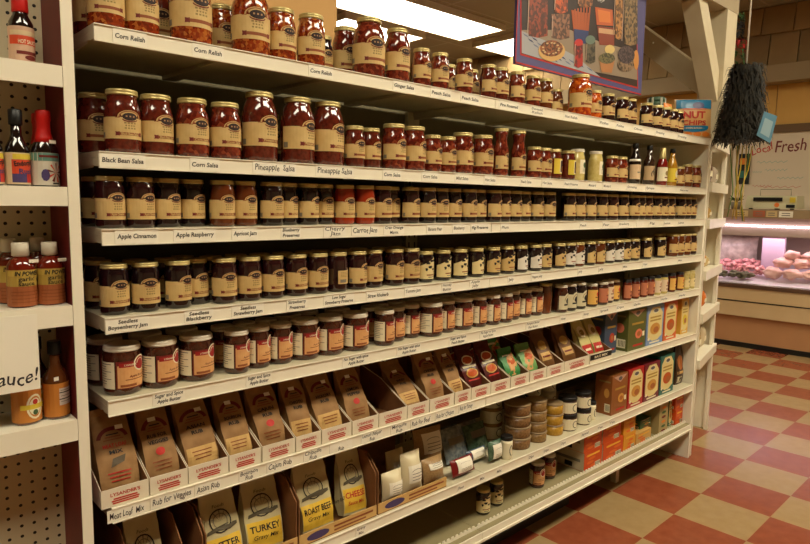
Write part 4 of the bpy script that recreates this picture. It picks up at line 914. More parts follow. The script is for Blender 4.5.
def hot_sauce(px, sh, R, yy, kind, label, k_=1):
    z = LZ[sh]+.0003; x = min(px_x(px, yy, z+.08), LX1-R*1.08); o = None
    if kind == 'redcap':
        prof = [(R*.9, 0), (R, .004), (R, .088), (R*.95, .10), (R*.62, .118), (R*.5, .13), (R*.5, .175)]
        o = bottle_obj('hot_sauce_bottle', prof, darkglass, 0, mat('cap_red', S(196, 26, 22), .4), [(R*.62, .124), (R*.66, .127), (R*.6, .185), (R*.5, .188)], None, (x, yy, z), .3)
        def art(b_, f1, f2):
            bar(b_, -R*1.4, R*1.4, .068, .078, f1, mat('label_sand', S(214, 190, 150)), 8); bar(b_, -R*1.5, R*1.5, .045, .066, f1, mat('label_fire', S(206, 70, 34), .5), 8)
            write(b_, text('HOT SAUCE', .02), lambda x_, z_: f2(x_, z_+.052), .013, creamlite, fit=R*1.5); bar(b_, -R*.9, R*1.0, .022, .03, f1, maroon, 6); poly(b_, ell(R*.2, .015, R*.5, .006), f1, maroon)
        wrap_label(o, R, .006, .088, R*2.4, mat('label_pink', S(206, 168, 140), .5), art)
    elif kind == 'black':
        prof = [(R*.9, 0), (R, .004), (R, .078), (R*.96, .09), (R*.6, .108), (R*.46, .12), (R*.44, .168)]
        o = bottle_obj('hot_sauce_bottle', prof, darkglass, 0, blackp, [(R*.55, .142), (R*.58, .145), (R*.58, .176), (R*.5, .178)], None, (x, yy, z), .35)
        def art(b_, f1, f2):
            bar(b_, -R*.9, R*1.5, .062, .074, f1, yel, 8); bar(b_, -R*1.0, R*1.5, .028, .061, f1, mat('label_fire', S(206, 70, 34)), 8); bar(b_, -R*1.0, R*.2, .008, .028, f1, mat('badge_violet', S(70, 56, 100)), 6); bar(b_, R*.2, R*1.2, .008, .028, f1, redink, 6)
            write(b_, text('Endorphin', .03), lambda x_, z_: f2(x_+R*.2, z_+.052), .016, ink, fit=R*2.0, rot=.15); write(b_, text('Rush', .03), lambda x_, z_: f2(x_+R*.2, z_+.034), .016, mat('badge_violet', S(70, 56, 100)), fit=R*1.3)
        wrap_label(o, R, .004, .077, R*2.6, mat('label_sand', S(214, 190, 150), .5), art)
    elif kind == 'redneck':
        prof = [(R*.9, 0), (R, .004), (R, .076), (R*.96, .088), (R*.6, .108), (R*.46, .12), (R*.44, .165)]
        o = bottle_obj('hot_sauce_bottle', prof, darkglass, 0, mat('cap_red', S(196, 26, 22)), [(R*.76, .098), (R*.64, .112), (R*.53, .126), (R*.51, .148), (R*.56, .151), (R*.56, .170), (R*.48, .174)], None, (x, yy, z), .3)
        def art(b_, f1, f2):
            bar(b_, -R*1.6, R*1.6, .058, .076, f1, mat('label_teal', S(96, 140, 126), .5), 8); bar(b_, -R*.9, R*.6, .066, .071, f2, maroon, 6)
            for q in range(9):
                an = q*2*pi/9; poly(b_, [(R*.3, .032), (R*.3+.017*cos(an)-.001, .032+.022*sin(an)), (R*.3+.017*cos(an+.25), .032+.022*sin(an+.25))], f1, mat('label_fire', S(206, 70, 34)) if q % 2 else maroon)
            poly(b_, ell(-R*.5, .026, R*.3, .014, 9), f2, mat('badge_violet', S(70, 56, 100))); bar(b_, 0, R*.6, .006, .009, f1, ink, 3)
        wrap_label(o, R, .003, .0765, R*2.4, mat('label_ash', S(204, 196, 178), .5), art)
        s = MB(); bar(s, -.002, .012, .098, .106, lambda x_, z_: (x_, -R*.86, z_), paper); s.build('price_sticker', o)
    elif kind == 'white':
        prof = [(R*.9, 0), (R, .004), (R, .085), (R*.95, .098), (R*.7, .112), (R*.45, .118), (R*.42, .124)]
        o = bottle_obj('garlic_sauce_bottle', prof, mat('garlic_red', S(104, 26, 12), .1, coat=1), 0, whitelid, [(R*.44, .118), (R*.60, .1205), (R*.58, .148), (R*.53, .150)], None, (x, yy, z), .25)
        def art(b_, f1, f2):
            bar(b_, -R*1.9, R*1.9, .05, .088, f1, mat('power_yellow', S(176, 146, 64), .5), 10); bar(b_, -R*1.9, R*1.9, .004, .03, f1, mat('power_orange', S(156, 86, 46), .5), 10)
            bar(b_, -R*1.4, R*1.3, .074, .086, f2, mat('power_gold', S(190, 160, 70), .5), 8); f3 = lambda a_, c_: (f2(a_, c_)[0]*1.012, f2(a_, c_)[1]*1.012, c_)
            write(b_, text('IN POWER', .04, .2), lambda x_, z_: f3(x_, z_+.080), .014, ink, fit=R*1.75); write(b_, text('garlic', .01), lambda x_, z_: f2(x_-R*.1, z_+.066), .014, ink, fit=R*1.1); write(b_, text('sauce', .01), lambda x_, z_: f2(x_-R*.1, z_+.055), .014, ink, fit=R*1.1)
            poly(b_, ell(R*.95, .064, R*.22, .007, 8), f2, ink)
            for q in range(4): bar(b_, -R*1.2, R*1.2, .036-.008*q, .0385-.008*q, f2, brownline, 6)
        wrap_label(o, R, .003, .0885, R*2.4, mat('power_orange', S(156, 86, 46), .5), art)
        s = MB(); bar(s, R*.15, R*.85, .104, .112, lambda x_, z_: (x_, -R*.93+.002*0, z_+.002*x_*100*0), paper); s.build('price_sticker', o)
    else:
        prof = [(R*.9, 0), (R, .004), (R, .078), (R*.94, .09), (R*.5, .108), (R*.42, .118), (R*.4, .155)]
        o = bottle_obj('hot_sauce_bottle', prof, mat('orange_sauce', S(92, 48, 20), .1, coat=1), 0, blackp, [(R*.5, .136), (R*.53, .138), (R*.53, .162), (R*.48, .164)], None, (x, yy, z), .3)
        def art(b_, f1, f2):
            if kind == 'orangelogo':
                ring(b_, R*.1, .038, R*.62, .026, .004, f1, creamlite); poly(b_, ell(R*.1, .038, R*.45, .018), f1, creamlite); bar(b_, -R*.9, R*1.0, .033, .043, f2, yel, 6)
                poly(b_, ell(R*.1, .048, R*.2, .006, 8), f2, redink); poly(b_, ell(R*.1, .026, R*.2, .006, 8), f2, mat('leaf_green', S(66, 92, 52)))
            else:
                bar(b_, -R*.3, R*1.0, .03, .066, f1, mat('label_lilac', S(206, 190, 180), .5), 5); bar(b_, -R*.3, R*1.0, .056, .058, f2, ink, 4); bar(b_, -R*.3, R*1.0, .042, .044, f2, ink, 4)
                for q in range(3): bar(b_, -R*.2, R*.9, .061-.012*q, .0622-.012*q, f2, greyink, 4)
        wrap_label(o, R, .006, .077, R*2.4, mat('label_orange', S(196, 124, 50), .5), art)
        s = MB(); bar(s, -R*.7, -R*.3, .084, .092, lambda x_, z_: (x_, -R*.98, z_), paper); s.build('price_sticker', o)
    o.scale.z = k_; tag(o, label, 'bottle'); return o
hot_sauce(20.5, 0, .0225, .05, 'redcap', 'red capped hot sauce bottle on the top shelf of the pegboard unit', .8)
hot_sauce(-10, 1, .0205, .045, 'black', 'black capped bottle cut off by the left edge of view', .84)
hot_sauce(16.5, 1, .0215, .045, 'black', 'black capped hot sauce bottle with yellow and red label', .84)
hot_sauce(46.5, 1, .0255, .048, 'redneck', 'front red topped bottle with a teal edged pale label', .88)
hot_sauce(39, 1, .021, .112, 'redneck', 'red topped bottle behind the teal labelled one', .88)
hot_sauce(21, 2, .0265, .045, 'white', 'left white capped garlic sauce bottle on the pegboard unit', .86)
hot_sauce(52.5, 2, .0255, .045, 'white', 'right white capped garlic sauce bottle on the pegboard unit', .86)
hot_sauce(9, 2, .023, .108, 'white', 'white capped garlic sauce bottle behind the left front one', .9)
hot_sauce(38, 2, .023, .108, 'white', 'white capped garlic sauce bottle behind the right front one', .9)
hot_sauce(25.5, 3, .0270, .045, 'orangelogo', 'orange labelled hot sauce bottle under the paper sign')
hot_sauce(55.5, 3, .0250, .045, 'orangeback', 'orange labelled hot sauce bottle turned to its ingredients panel')
hot_sauce(37, 3, .022, .11, 'orangelogo', 'orange hot sauce bottle in the dark between the two front ones')
p0, p1 = at(37, 314, 1, -.008), at(37, 389, 1, -.008)
b = MB(); xr, zt, zb_ = p0.x, p0.z, p1.z
b.box(xr-.30, xr, -.0075, -.0065, zb_, zt, paper)
write(b, hand('Sauce!'), lambda x, z: (x+xr-.0455, -.0079, z+zb_+.028), .036, penink, fit=.085)
bar(b, xr-.2, xr-.098, zt-.0335, zt-.030, lambda x, z: (x, -.0079, z), redink); bar(b, xr-.2, xr-.095, zt-.052, zt-.0505, lambda x, z: (x, -.0079, z), greyink)
tag(b.build('paper_sign'), 'white paper sign with handwriting hung on the pegboard shelf edge', 'sign')

# ------------------------------------------------------------------ angled rack at the end of the gondola
RA = math.atan2(.137, .5945)
rk = thing('corner_rack', 'cream narrow rack set at an angle against the gondola end', 'shelving', (XE+.047, .004, 0), RA)
RWD = .555
rz_ = [at(722, 146, 1, .137).z]
rz_ = []
for (px, py) in ((720, 146), (719, 186), (718, 219), (716, 265), (714, 303), (711, 344)):
    rz_.append(at(px, py, 1, .137).z)
b = MB(); b.box(RWD-.05, RWD, 0, .02, 0, rz_[0]+.26, white); b.box(RWD-.02, RWD, .02, .11, 0, rz_[0]+.02, white); b.build('right_post', rk)
b = MB(); b.box(0, .02, .001, .02, 0, rz_[0]+.02, white); b.build('left_post', rk)
b = MB(); b.box(.0, RWD-.021, .10, .11, 0, rz_[0]+.02, shelfin); b.build('back_panel', rk)
for z in rz_:
    b = MB(); b.box(.021, RWD-.051, .004, .099, z-.012, z, white); b.box(.0, RWD, -.016, -.0005, z-.045, z+.006, white); b.build('shelf', rk)
def rack_pt(a, d, z): a -= .03; d = .054; return (XE+.047+a*cos(RA)-d*sin(RA), .004+a*sin(RA)+d*cos(RA), z+.0005)
wrap = mat('clear_pack', S(214, 196, 170), .2)
for i, (a_, d_, c1, nm) in enumerate(((.27, .10, (96, 56, 44), 'dark clear pack on second rack shelf'), (.46, .12, (176, 160, 140), 'pale clear pack beside the dark one on second rack shelf'), (.33, .1, (190, 150, 80), 'straw coloured pack on third rack shelf'), (.25, .08, (206, 140, 40), 'amber block pack on fourth rack shelf'), (.38, .1, (206, 180, 120), 'straw coloured pack on fourth rack shelf'), (.36, .1, (206, 110, 36), 'orange pack with shine on fifth rack shelf'), (.28, .1, (196, 170, 120), 'tan pack leaning on sixth rack shelf'), (.45, .1, (214, 196, 160), 'pale pack leaning on sixth rack shelf'))):
    sh = [1, 1, 2, 3, 3, 4, 5, 5][i]; b = MB()
    fn = pillow(b, .13, [.13, .11, .07, .1, .06, .09, .13, .12][i], .05, mat(f'pack_{i}', S(*c1), .25))
    o = b.build('snack_pack', None, rack_pt(a_, d_, rz_[sh]), RA); tag(o, nm, 'pack')
    a = MB(); hh = [.13, .11, .07, .1, .06, .09, .13, .12][i]; bar(a, -.03, .03, hh*.35, hh*.6, lambda x, z: fn(x, z, .002), creamlite, 3); a.build('label', o)

# ------------------------------------------------------------------ timber post with braces, beams
PX, PY = 3.70, .27
timber = varied('white_timber', [(.3, S(206, 192, 160)), (.7, S(216, 204, 174))], 6, .6)
post = thing('timber_post', 'white timber post with knee braces rising behind the corner rack', 'post', (PX, PY, 0), 0)
zp = 2.56
b = MB(); b.box(-.075, .075, -.075, .075, 0, zp, timber); b.build('post', post)
def brace(d, n, z0, ln, hw):
    dx, dy = d; b_ = MB(); s = (-dy, dx)
    # square timber leaning outwards from the post at 45 degrees
    a0 = .06; P0 = Vector((dx*a0, dy*a0, z0)); P1 = Vector((dx*(a0+n), dy*(a0+n), z0+ln)); T = Vector((-dx*hw, -dy*hw, hw))*.9; W = Vector((s[0]*hw, s[1]*hw, 0))
    vs = [P0-W, P0+W, P0+W-T*2+Vector((0, 0, 0)), P0-W-T*2, P1-W, P1+W, P1+W-T*2, P1-W-T*2]
    # T points up along the upper side; flip so the thickness goes to the upper side
    vs = [P0-W, P0+W, P0+W+T*1.6, P0-W+T*1.6, P1-W, P1+W, P1+W+T*1.6, P1-W+T*1.6]
    b_.add(vs, [(0, 3, 2, 1), (4, 5, 6, 7), (0, 1, 5, 4), (1, 2, 6, 5), (2, 3, 7, 6), (3, 0, 4, 7)], timber); b_.build('brace', post)
brace((-1, 0), .36, 2.0, .55, .05)
brace((0, 1), .56, 2.07, .46, .062)
beamM = varied('beam_grey', [(.3, S(166, 150, 122)), (.7, S(178, 162, 132))], 4, .7)
b = MB(); b.box(2.62, PX+.09, PY-.075, PY+.075, zp+.002, zp+.34, beamM); structure(b.build('trim_1'))
b = MB(); b.box(PX-.62, PX-.48, PY+.076, 1.25, zp+.002, zp+.30, beamM); structure(b.build('trim_2'))

# ------------------------------------------------------------------ hanging poster of pantry goods
ps = thing('hanging_poster', 'blue framed poster of pantry foods hanging over the top shelf', 'poster', (0, .35, 0))
qx0, qx1, qz0, qz1 = 1.814, 2.93, 1.99, 2.72
b = MB(); frm = mat('poster_blue', S(86, 80, 128), .5); b.box(qx0, qx1, 0, .012, qz0, qz1, frm); b.build('backing', ps)
a = MB()
def f(k): return lambda x, z: (x, -.0008-.0005*k, z)
def pq(px, py): p = at(px, py, 1, .3495); return (p.x, p.z)
def pg(pts, k, M): poly(a, [pq(*p) for p in pts], f(k), M)
def pe(cx, cy, rx, ry, k, M, n=16): pg([(cx+rx*cos(2*pi*i/n), cy+ry*sin(2*pi*i/n)) for i in range(n)], k, M)
def pm(c, sc=70): return varied('pic_%d_%d_%d' % c, [(.3, S(*[int(v*.55) for v in c])), (.7, S(*c))], sc, .5, 0, 'vor')
bar(a, qx0, qx0+.006, qz0, qz1, f(0), redink); bar(a, qx0, qx1, qz0+.002, qz0+.009, f(0), redink)
pg([(520, -60), (520, 55), (638, 89), (636, -40)], 1, redink)
pg([(521.3, -60), (521.3, 53.5), (637, 87), (635.4, -40)], 2, mat('poster_dark', S(44, 24, 18), .5))
pg([(521.3, 30), (570, 30), (600, 42), (637, 52), (637, 80), (590, 71), (521.3, 53)], 3, mat('poster_table', S(150, 130, 108), .5))
pg([(600, 76), (637, 80), (637, 87), (600, 77)], 3, mat('poster_edge', S(60, 40, 30), .5))
cw = mat('cloth_white', S(168, 166, 170), .5); ck = mat('cloth_navy', S(44, 54, 92), .5); ch = mat('cloth_mid', S(110, 116, 140), .5)
pg([(521.3, 31), (548, 42), (575, 56), (600, 77), (521.3, 53)], 4, cw)
for i in range(7):
    for j in range(5):
        x = 522+i*9+j*5; y = 33+i*5.3+j*5.2-(i*1.4)
        if y < 49+(x-521)*.29 and y > 32+(x-521)*.55-1: pg([(x, y), (x+4.5, y+2.4), (x+6.6, y+5), (x+2.2, y+2.6)], 5, ck if (i+j) % 2 else ch)
def pj(x0, x1, y0, y1, c, k=6):
    pg([(x0, y0), (x1, y0), (x1, y1-2), ((x0+x1)/2, y1), (x0, y1-2)], k, pm(c)); bar(a, pq(x0, y0)[0]+.006, pq(x0, y0)[0]+.012, pq(x0, y1-4)[1], pq(x0, y0+2)[1], f(k+1), mat('glint', S(190, 160, 140), .5))
pj(528, 547, -30, 38, (150, 62, 34)); pj(551, 569, 14, 40, (150, 100, 74)); pj(554, 567, -20, 14, (206, 88, 34))
for i in range(13): pg([(573+i*1.15, 32), (574.2+i*1.15, 32), (574.6+i*1.5-2.5, 10+3*sin(i*3)), (573.2+i*1.5-2.5, 10+3*sin(i*3))], 6, mat('pretzel', S(176, 84, 36), .5))
pg([(573, 29), (588, 31), (587, 44), (574, 43)], 7, mat('cup_blue', S(44, 56, 104), .5))
pj(578, 592, -30, 8, (170, 100, 50)); pj(597, 604, -30, 3, (190, 180, 170))
pe(551, 51, 13.5, 10.5, 8, mat('pie_crust', S(212, 166, 100), .5)); pe(550.5, 48.5, 11.5, 8.2, 9, pm((150, 84, 44), 110))
for i in range(12): pe(550+8*cos(i*2.4), 48.5+5.5*sin(i*2.4), 1.3, .9, 10, mat('pie_nut', S(206, 170, 120), .5), 6)
pj(573.5, 582, 42, 68, (176, 40, 30), 8); pe(578, 42.5, 4, 3.5, 9, mat('pic_redcap', S(190, 40, 34), .5))
pj(585, 594.5, 42, 64, (96, 84, 62), 8); pe(589.5, 40, 5, 4.5, 9, mat('pic_greycap', S(104, 122, 108), .5))
pg([(594.5, 7), (612, 10), (612.5, 26), (596, 25)], 6, mat('picture_orange', S(196, 92, 44), .5)); pg([(597, 9.5), (609.5, 12), (610, 23), (598.5, 22)], 7, mat('picture_amber', S(216, 120, 50), .5))
pg([(596.5, 26), (614, 28), (613.5, 46), (599, 45)], 6, mat('tin_rust', S(136, 56, 32), .5)); pg([(598, 28), (614, 30), (614, 35), (598, 33)], 7, mat('tin_peach', S(206, 160, 120), .5))
pj(615, 622, -30, 40, (190, 130, 70)); pj(624, 637, -30, 46, (150, 120, 82))
pg([(598, 58), (614, 60), (611, 73), (601, 72)], 8, mat('bowl_wood', S(182, 122, 74), .5)); pe(606, 58.5, 8.2, 5.5, 9, pm((120, 110, 70), 120)); pe(609, 49.5, 5, 4.5, 8, mat('cookie', S(220, 190, 120), .5))
pe(625, 65, 8.5, 7, 8, pm((150, 120, 90), 90)); pe(625.5, 55, 8.5, 9, 9, pm((96, 76, 76), 120)); pe(635.5, 60, 2.6, 10, 8, mat('cracker', S(206, 140, 70), .5))
a.build('printed_picture', ps)
for xx in (qx0+.15, qx1-.15):
    b = MB(); b.tube([(xx, .006, qz1), (xx, .006, 3.5495)], .0015, paper); b.build('hanging_cord', ps)

# ------------------------------------------------------------------ tan header board behind the top shelf
b = MB(); b.box(-.04, .938, DEP+.05, DEP+.062, 0, 2.3, mat('tan_board', S(206, 160, 98), .7)); tag(b.build('header_board'), 'tan header board standing behind the relish jars', 'board')

# ------------------------------------------------------------------ deli case and back wall (own axes along the counter)
DA = radians(4.1); DO = Vector((6.19, .7, 0))
def dpt(x, y, z): return (DO.x+x*cos(DA)-y*sin(DA), DO.y+x*sin(DA)+y*cos(DA), z)
def dz(px, py, x):
    """local y and height where the sight line meets the upright counter plane at local depth x"""
    n = Vector((cos(DA), sin(DA), 0)); d = FW+(px-405)/F*RT-(py-272)/F*UP; o = Vector(dpt(x, 0, 0))
    t = (o-CAM).dot(n)/d.dot(n); p = CAM+d*t; q = p-DO
    return (-q.x*sin(DA)+q.y*cos(DA), p.z)
case = thing('deli_case', 'cream glass fronted deli counter lit pink inside', 'counter', DO, DA)
Y0, Y1 = -1.6, 2.2
dm = varied('deli_cream', [(.3, S(206, 178, 134)), (.7, S(214, 188, 146))], 3, .4); kick = varied('deli_tan', [(.3, S(182, 132, 90)), (.7, S(192, 142, 98))], 3, .5)
zk, zg, zr = dz(760, 318.5, 0)[1], dz(760, 304, 0)[1], dz(760, 288, 0)[1]
zgl, zl, zlb, zlt = dz(760, 236, .12)[1], dz(760, 226, .12)[1], dz(760, 218, .1)[1], dz(760, 209.5, .1)[1]
b = MB(); b.box(.04, 1.0, Y0, Y1, .05, zk, kick); b.build('kick_panel', case)
b = MB(); b.box(.03, .9, Y0, Y1, 0, .05, blackp); b.build('toe_base', case)
b = MB(); b.box(0, 1.0, Y0, Y1, zk, zg, dm); b.box(.02, 1.0, Y0, Y1, zg, zg+.015, dark); b.box(-.01, 1.0, Y0, Y1, zg+.015, zr-.015, dm); b.build('body', case)
b = MB(); b.box(-.02, .04, Y0, Y1, zr-.0148, zr+.02, mat('rim_steel', S(120, 96, 80), .3, metal=.6)); b.build('rim', case)
tray = mat('tray_enamel', S(226, 216, 222), .35)
b = MB(); b.prism([(.041, Y0, zr-.0148), (.95, Y0, zr-.0148), (.95, Y0, zr+.2), (.041, Y0, zr+.03)], (0, Y1-Y0, 0), tray); b.build('display_deck', case)
b = MB(); b.box(.96, 1.0, Y0, Y1, zr-.0148, zl+.03, mat('case_back', S(190, 176, 160), .5)); b.build('back_wall', case)
b = MB(); b.prism([(.0, Y0, zr+.021), (.006, Y0, zr+.021), (.126, Y0, zgl), (.12, Y0, zgl)], (0, Y1-Y0, 0), mat('case_glass', (1, 1, 1), .03, trans=1, ior=1.05)); b.build('front_glass', case)
b = MB(); b.box(.11, 1.0, Y0, Y1, zgl, zlb, mat('hood_mauve', S(176, 154, 140), .5)); b.build('hood', case)
b = MB(); b.box(.06, 1.05, Y0, Y1, zlb+.0005, zlt, varied('ledge_brown', [(.3, S(150, 128, 96)), (.7, S(160, 138, 104))], 4, .45)); lg = b.build('ledge', case)
tube = mat('case_tube', (1, 1, 1), .5, emit=(1, .80, .92), es=9)
b = MB(); b.tube([(.095, Y0+.05, zl), (.095, Y1-.05, zl)], .007, tube); b.build('light_tube', case)
for (pa, pb, M) in ((732, 748, 'label_sand'), (753, 765, None), (766, 777, 'label_sand'), (779, 793, 'w')):
    ya, z_ = dz(pa, 214, .058); yb, _ = dz(pb, 214, .058); b = MB(); MM = {'label_sand': mat('ledge_card', S(206, 180, 130), .6), None: mat('ledge_red', S(176, 96, 66), .6), 'w': paper}[M]
    b.box(.056, .0595, yb, ya, zlb+.012, zlt-.012, MM)
    for q in range(2): b.box(.0552, .0559, yb+(ya-yb)*.2, ya-(ya-yb)*.2, zlb+.026+.02*q, zlb+.034+.02*q, greyink)
    b.build('price_card', case)
pa, pb = dz(761.5, 255, .4)[0], dz(784, 255, .4)[0]
b = MB(); b.box(.40, .46, pb, pa, zr+.09, zgl-.001, mat('divider_lilac', S(216, 196, 214), .4))
for q in (0, 1): b.lathe([(.012, 0), (.012, .004)], grey, 8, (.43, (pa+pb)/2+.06*(q-.5), zr+.3))
b.build('divider_panel', case)
# meat in the case
skin = [varied('chicken_skin', [(.3, S(226, 176, 160)), (.7, S(238, 200, 182))], 22, .4), varied('ground_meat', [(.3, S(206, 116, 116)), (.7, S(240, 190, 186))], 60, .45)]
deckz = lambda xl: zr+.03+(xl-.041)/.909*.17
k = 0
for (px, py, r, kd) in ((772, 277, 9.5, 0), (792.5, 278, 9.5, 0), (813, 276, 9.5, 0), (782, 268, 9, 0), (802, 267, 9, 0), (822, 267, 9, 0), (792, 264, 8, 0), (811, 264, 8, 0)):
    xl = .21 + .010*(277-py); y_, z_ = dz(px, py, xl); k += 1; R = r*.0076; z_ = deckz(xl)+R*1.05 + (0 if py > 272 else R*1.2 if py > 265 else R*2.65)
    o = MB().blob((0, 0, 0), (R*.9, R*1.15, R*.72), skin[0], 14, 18, amp=.24, seed=k*3.3).build('chicken_piece', None, dpt(xl, y_, z_), DA)
    tag(o, f"pale chicken piece {['front left', 'front middle', 'front right', 'second tier left', 'second tier middle', 'second tier right', 'top left', 'top right'][k-1]} in the deli case heap", 'meat', 'chicken pieces in the deli case')
names = ['left front', 'left rear', 'centre front', 'centre rear', 'right front', 'right rear', 'middle front', 'middle rear']
for q, (px, py, r) in enumerate(((724, 270, 7), (722, 262, 7), (738, 272, 8), (744, 263, 8), (764, 272, 7), (760, 263, 8), (752, 273, 7), (733, 264, 7))):
    xl = .24+.02*(275-py); y_, z_ = dz(px, py, xl); R = r*.0098; z_ = deckz(xl+.04)+R*.85; b = MB()
    for j in range(16): b.blob((R*.5*sin(j*2.1), R*.85*cos(j*1.26+q), R*.45*sin(j*1.9)), (R*.30, R*.34, R*.26), skin[1], 6, 8, .35, j+q)
    o = b.build('ground_meat_mound', None, dpt(xl, y_, z_), DA); tag(o, f"pink ground meat mound, {names[q]} of the platter in deli case", 'meat', 'meat mounds in the deli case')
y_, z_ = dz(734, 279, .16); b = MB(); random.seed(3)
gm = varied('parsley', [(.3, S(70, 76, 46)), (.7, S(140, 130, 96))], 40, .6)
for j in range(60):
    an = random.uniform(0, 2*pi); b.blob((.06*cos(an)*random.random(), .20*sin(an)*random.uniform(.3, 1), random.uniform(-.02, .02)), (.022, .03, .018), gm, 4, 6, .3, j)
o = b.build('parsley_garnish', None, dpt(.14, y_, deckz(.14)+.05), DA); o['kind'] = 'stuff'; tag(o, 'dark parsley garnish along the front of the meat platter', 'garnish')
y_, z_ = dz(737, 256, .62); b = MB(); fn = pillow(b, .40, .30, .16, varied('film_bag', [(.3, S(180, 170, 156)), (.7, S(236, 228, 214))], 14, .15, bump=.6), 10, 12); o = b.build('plastic_bag', None, dpt(.62, y_, zr+.165), DA-pi/2); tag(o, 'pale plastic bag standing behind the ground meat', 'bag')
for q, (px, py) in enumerate(((712, 232), (798, 237))):
    pass

# things on the ledge
y_a, _ = dz(745, 205, .2); y_b, _ = dz(797, 205, .2); zs = zlt+.0005
sc = thing('counter_scale', 'cream weighing scale with dark display on the deli ledge', 'scale', dpt(.2, (y_a+y_b)/2, zs), DA); L_ = y_a-y_b
scm = mat('scale_cream', S(206, 198, 160), .4); b = MB(); b.box(0, .32, -L_/2, L_/2, .012, .135, scm, top=(.02, 0, .01, .01)); b.build('housing', sc)
for q in ((.02, .05, -L_/2+.03, -L_/2+.06), (.02, .05, L_/2-.06, L_/2-.03), (.25, .28, -.02, .02)): b = MB(); b.box(*q, 0, .0118, blackp); b.build('foot', sc)
b = MB(); b.box(-.002, .012, -L_*.22, L_*.34, .082, .118, blackp); b.build('display', sc)
b = MB(); b.lathe([(.022, 0), (.022, .003)], mat('sticker_orange', S(226, 120, 50), .5), 14)
bb = b.build('round_sticker', sc, (.003, -L_*.12, .045)); bb.rotation_euler = (0, radians(-86), 0)
b = MB(); b.tube([(.16, -L_*.3, .135), (.16, -L_*.3, .2), (.16, L_*.3, .2), (.16, L_*.3, .135)], .004, mat('wire', S(150, 140, 110), .4)); b.build('wire_tray', sc)
b = MB(); b.box(-.004, .01, -L_*.46, -L_*.36, .07, .12, yel); b.box(-.004, .01, -L_*.46, -L_*.30, .02, .05, blackp); b.build('keypad', sc)
y_, _ = dz(741, 200, .2)
pt = thing('potted_plant', 'small dark potted plant on the deli ledge left of the scale', 'plant', dpt(.16, y_+.03, zs), DA)
b = MB(); b.lathe([(.04, 0), (.055, .07), (.05, .07)], mat('pot_grey', S(120, 110, 90), .6), 14); b.build('pot', pt)
b = MB()
for j in range(14):
    an = j*2.4; b.tube([(0, 0, .065), (.03*cos(an), .03*sin(an), .1), (.07*cos(an), .07*sin(an), .11+.03*sin(j))], [.004, .01, .001], mat('leaf_dark', S(60, 70, 44), .6), 5)
b.build('foliage', pt)
# back wall, white board, shingled hood
WX = .95
def wz(px, py): return dz(px, py, WX)
b = MB(); wallm = varied('back_wall_paint', [(.3, S(206, 186, 150)), (.7, S(214, 196, 162))], 2, .7)
for nm, (x0, x1, y0, y1, z0, z1) in {'wall_right': (WX+.03+.2, WX+.18+.2, -4, 9, 0, 3.55)}.items():
    b = MB(); b.box(x0, x1, y0, y1, z0, z1, wallm); structure(b.build(nm, None, DO, DA))
WX = 1.15
wbz1, wbz0 = wz(785, 132)[1], wz(785, 207)[1]-.05
ya, yb = wz(733, 160)[0], wz(830, 160)[0]
wb = thing('white_board', 'white board with red heading behind the deli counter', 'board', dpt(WX, 0, 0), DA)
b = MB(); b.box(0, .02, yb, ya, wbz0, wbz1, mat('board_white', S(222, 204, 178), .35)); b.build('board', wb)
def wfn(cpx, cpy):
    y_, z_ = dz(cpx, cpy, WX); return lambda x, z: (-.001, y_-x, z_+z)
dkred = mat('marker_red', S(120, 50, 44), .6); mk2 = mat('marker_rose', S(206, 130, 112), .6); mk3 = mat('marker_teal', S(160, 178, 160), .6)
a = MB(); write(a, hand('Fresh Pork'), wfn(808, 145), .17, dkred, fit=.62); a.build('heading', wb)
a = MB(); write(a, hand('Local'), wfn(762, 149), .11, mat('marker_bright', S(196, 60, 50), .6), fit=.22, rot=.3); a.build('heading', wb)
for (px, py, w_, M) in ((772, 162, .3, mk3), (776, 170, .22, mk3), (790, 178, .25, mk3), (762, 186, .2, mk2), (780, 187, .4, mk2), (757, 172, .1, mk3)):
    fn = wfn(px, py); pts = [(-w_/2+w_*i/16, .012*sin(i*2.1)) for i in range(17)]; a = MB()
    a.add([fn(x, z+q) for x, z in pts for q in (-.003, .003)], [(2*i, 2*i+2, 2*i+3, 2*i+1) for i in range(16)], M); a.build('scribble', wb)
b = MB(); b.box(-.03, -.0005, yb, ya, wbz1, wbz1+.08, mat('rail_brown', S(110, 84, 56), .6)); b.build('top_rail', wb)
ya2, yb2 = wz(728, 160)[0], wz(712, 160)[0]
b = MB(); b.box(WX-.02, WX+.07, ya2, ya2+.05, 1.3, wbz1, timber); structure(b.build('trim_3', None, DO, DA))
p_, z_ = dz(744, 169, WX-.012)
b = MB(); b.box(0, .008, -.06, .06, -.17, .17, mat('card_black', S(30, 34, 32), .5)); bar(b, -.04, .05, -.1, -.02, lambda x, z: (-.001, x, z), mat('card_teal', S(50, 110, 96), .5)); bar(b, -.02, .05, .05, .12, lambda x, z: (-.001, x, z), mat('fruit_orange', S(226, 130, 40)))
tag(b.build('wall_card', None, dpt(WX-.012, p_, z_), DA), 'dark picture card on the wall behind the yellow streamers', 'card')
yz1, yz0 = wz(785, 84)[1], wbz1+.081
b = MB(); ypan = varied('ochre_boards', [(.3, S(206, 158, 80)), (.7, S(216, 170, 92))], 3, .6)
for q in range(12): b.box(WX+.01, WX+.06, -1.8+q*.42, -1.8+q*.42+.412, yz0, yz1, ypan)
structure(b.build('trim_4', None, DO, DA))
bz1 = wz(785, 67)[1]
b = MB(); b.box(WX-.2, WX+.06, -3, 6, yz1+.001, bz1, varied('beam_taupe', [(.3, S(150, 130, 98)), (.7, S(160, 140, 106))], 3, .6)); structure(b.build('trim_5', None, DO, DA))
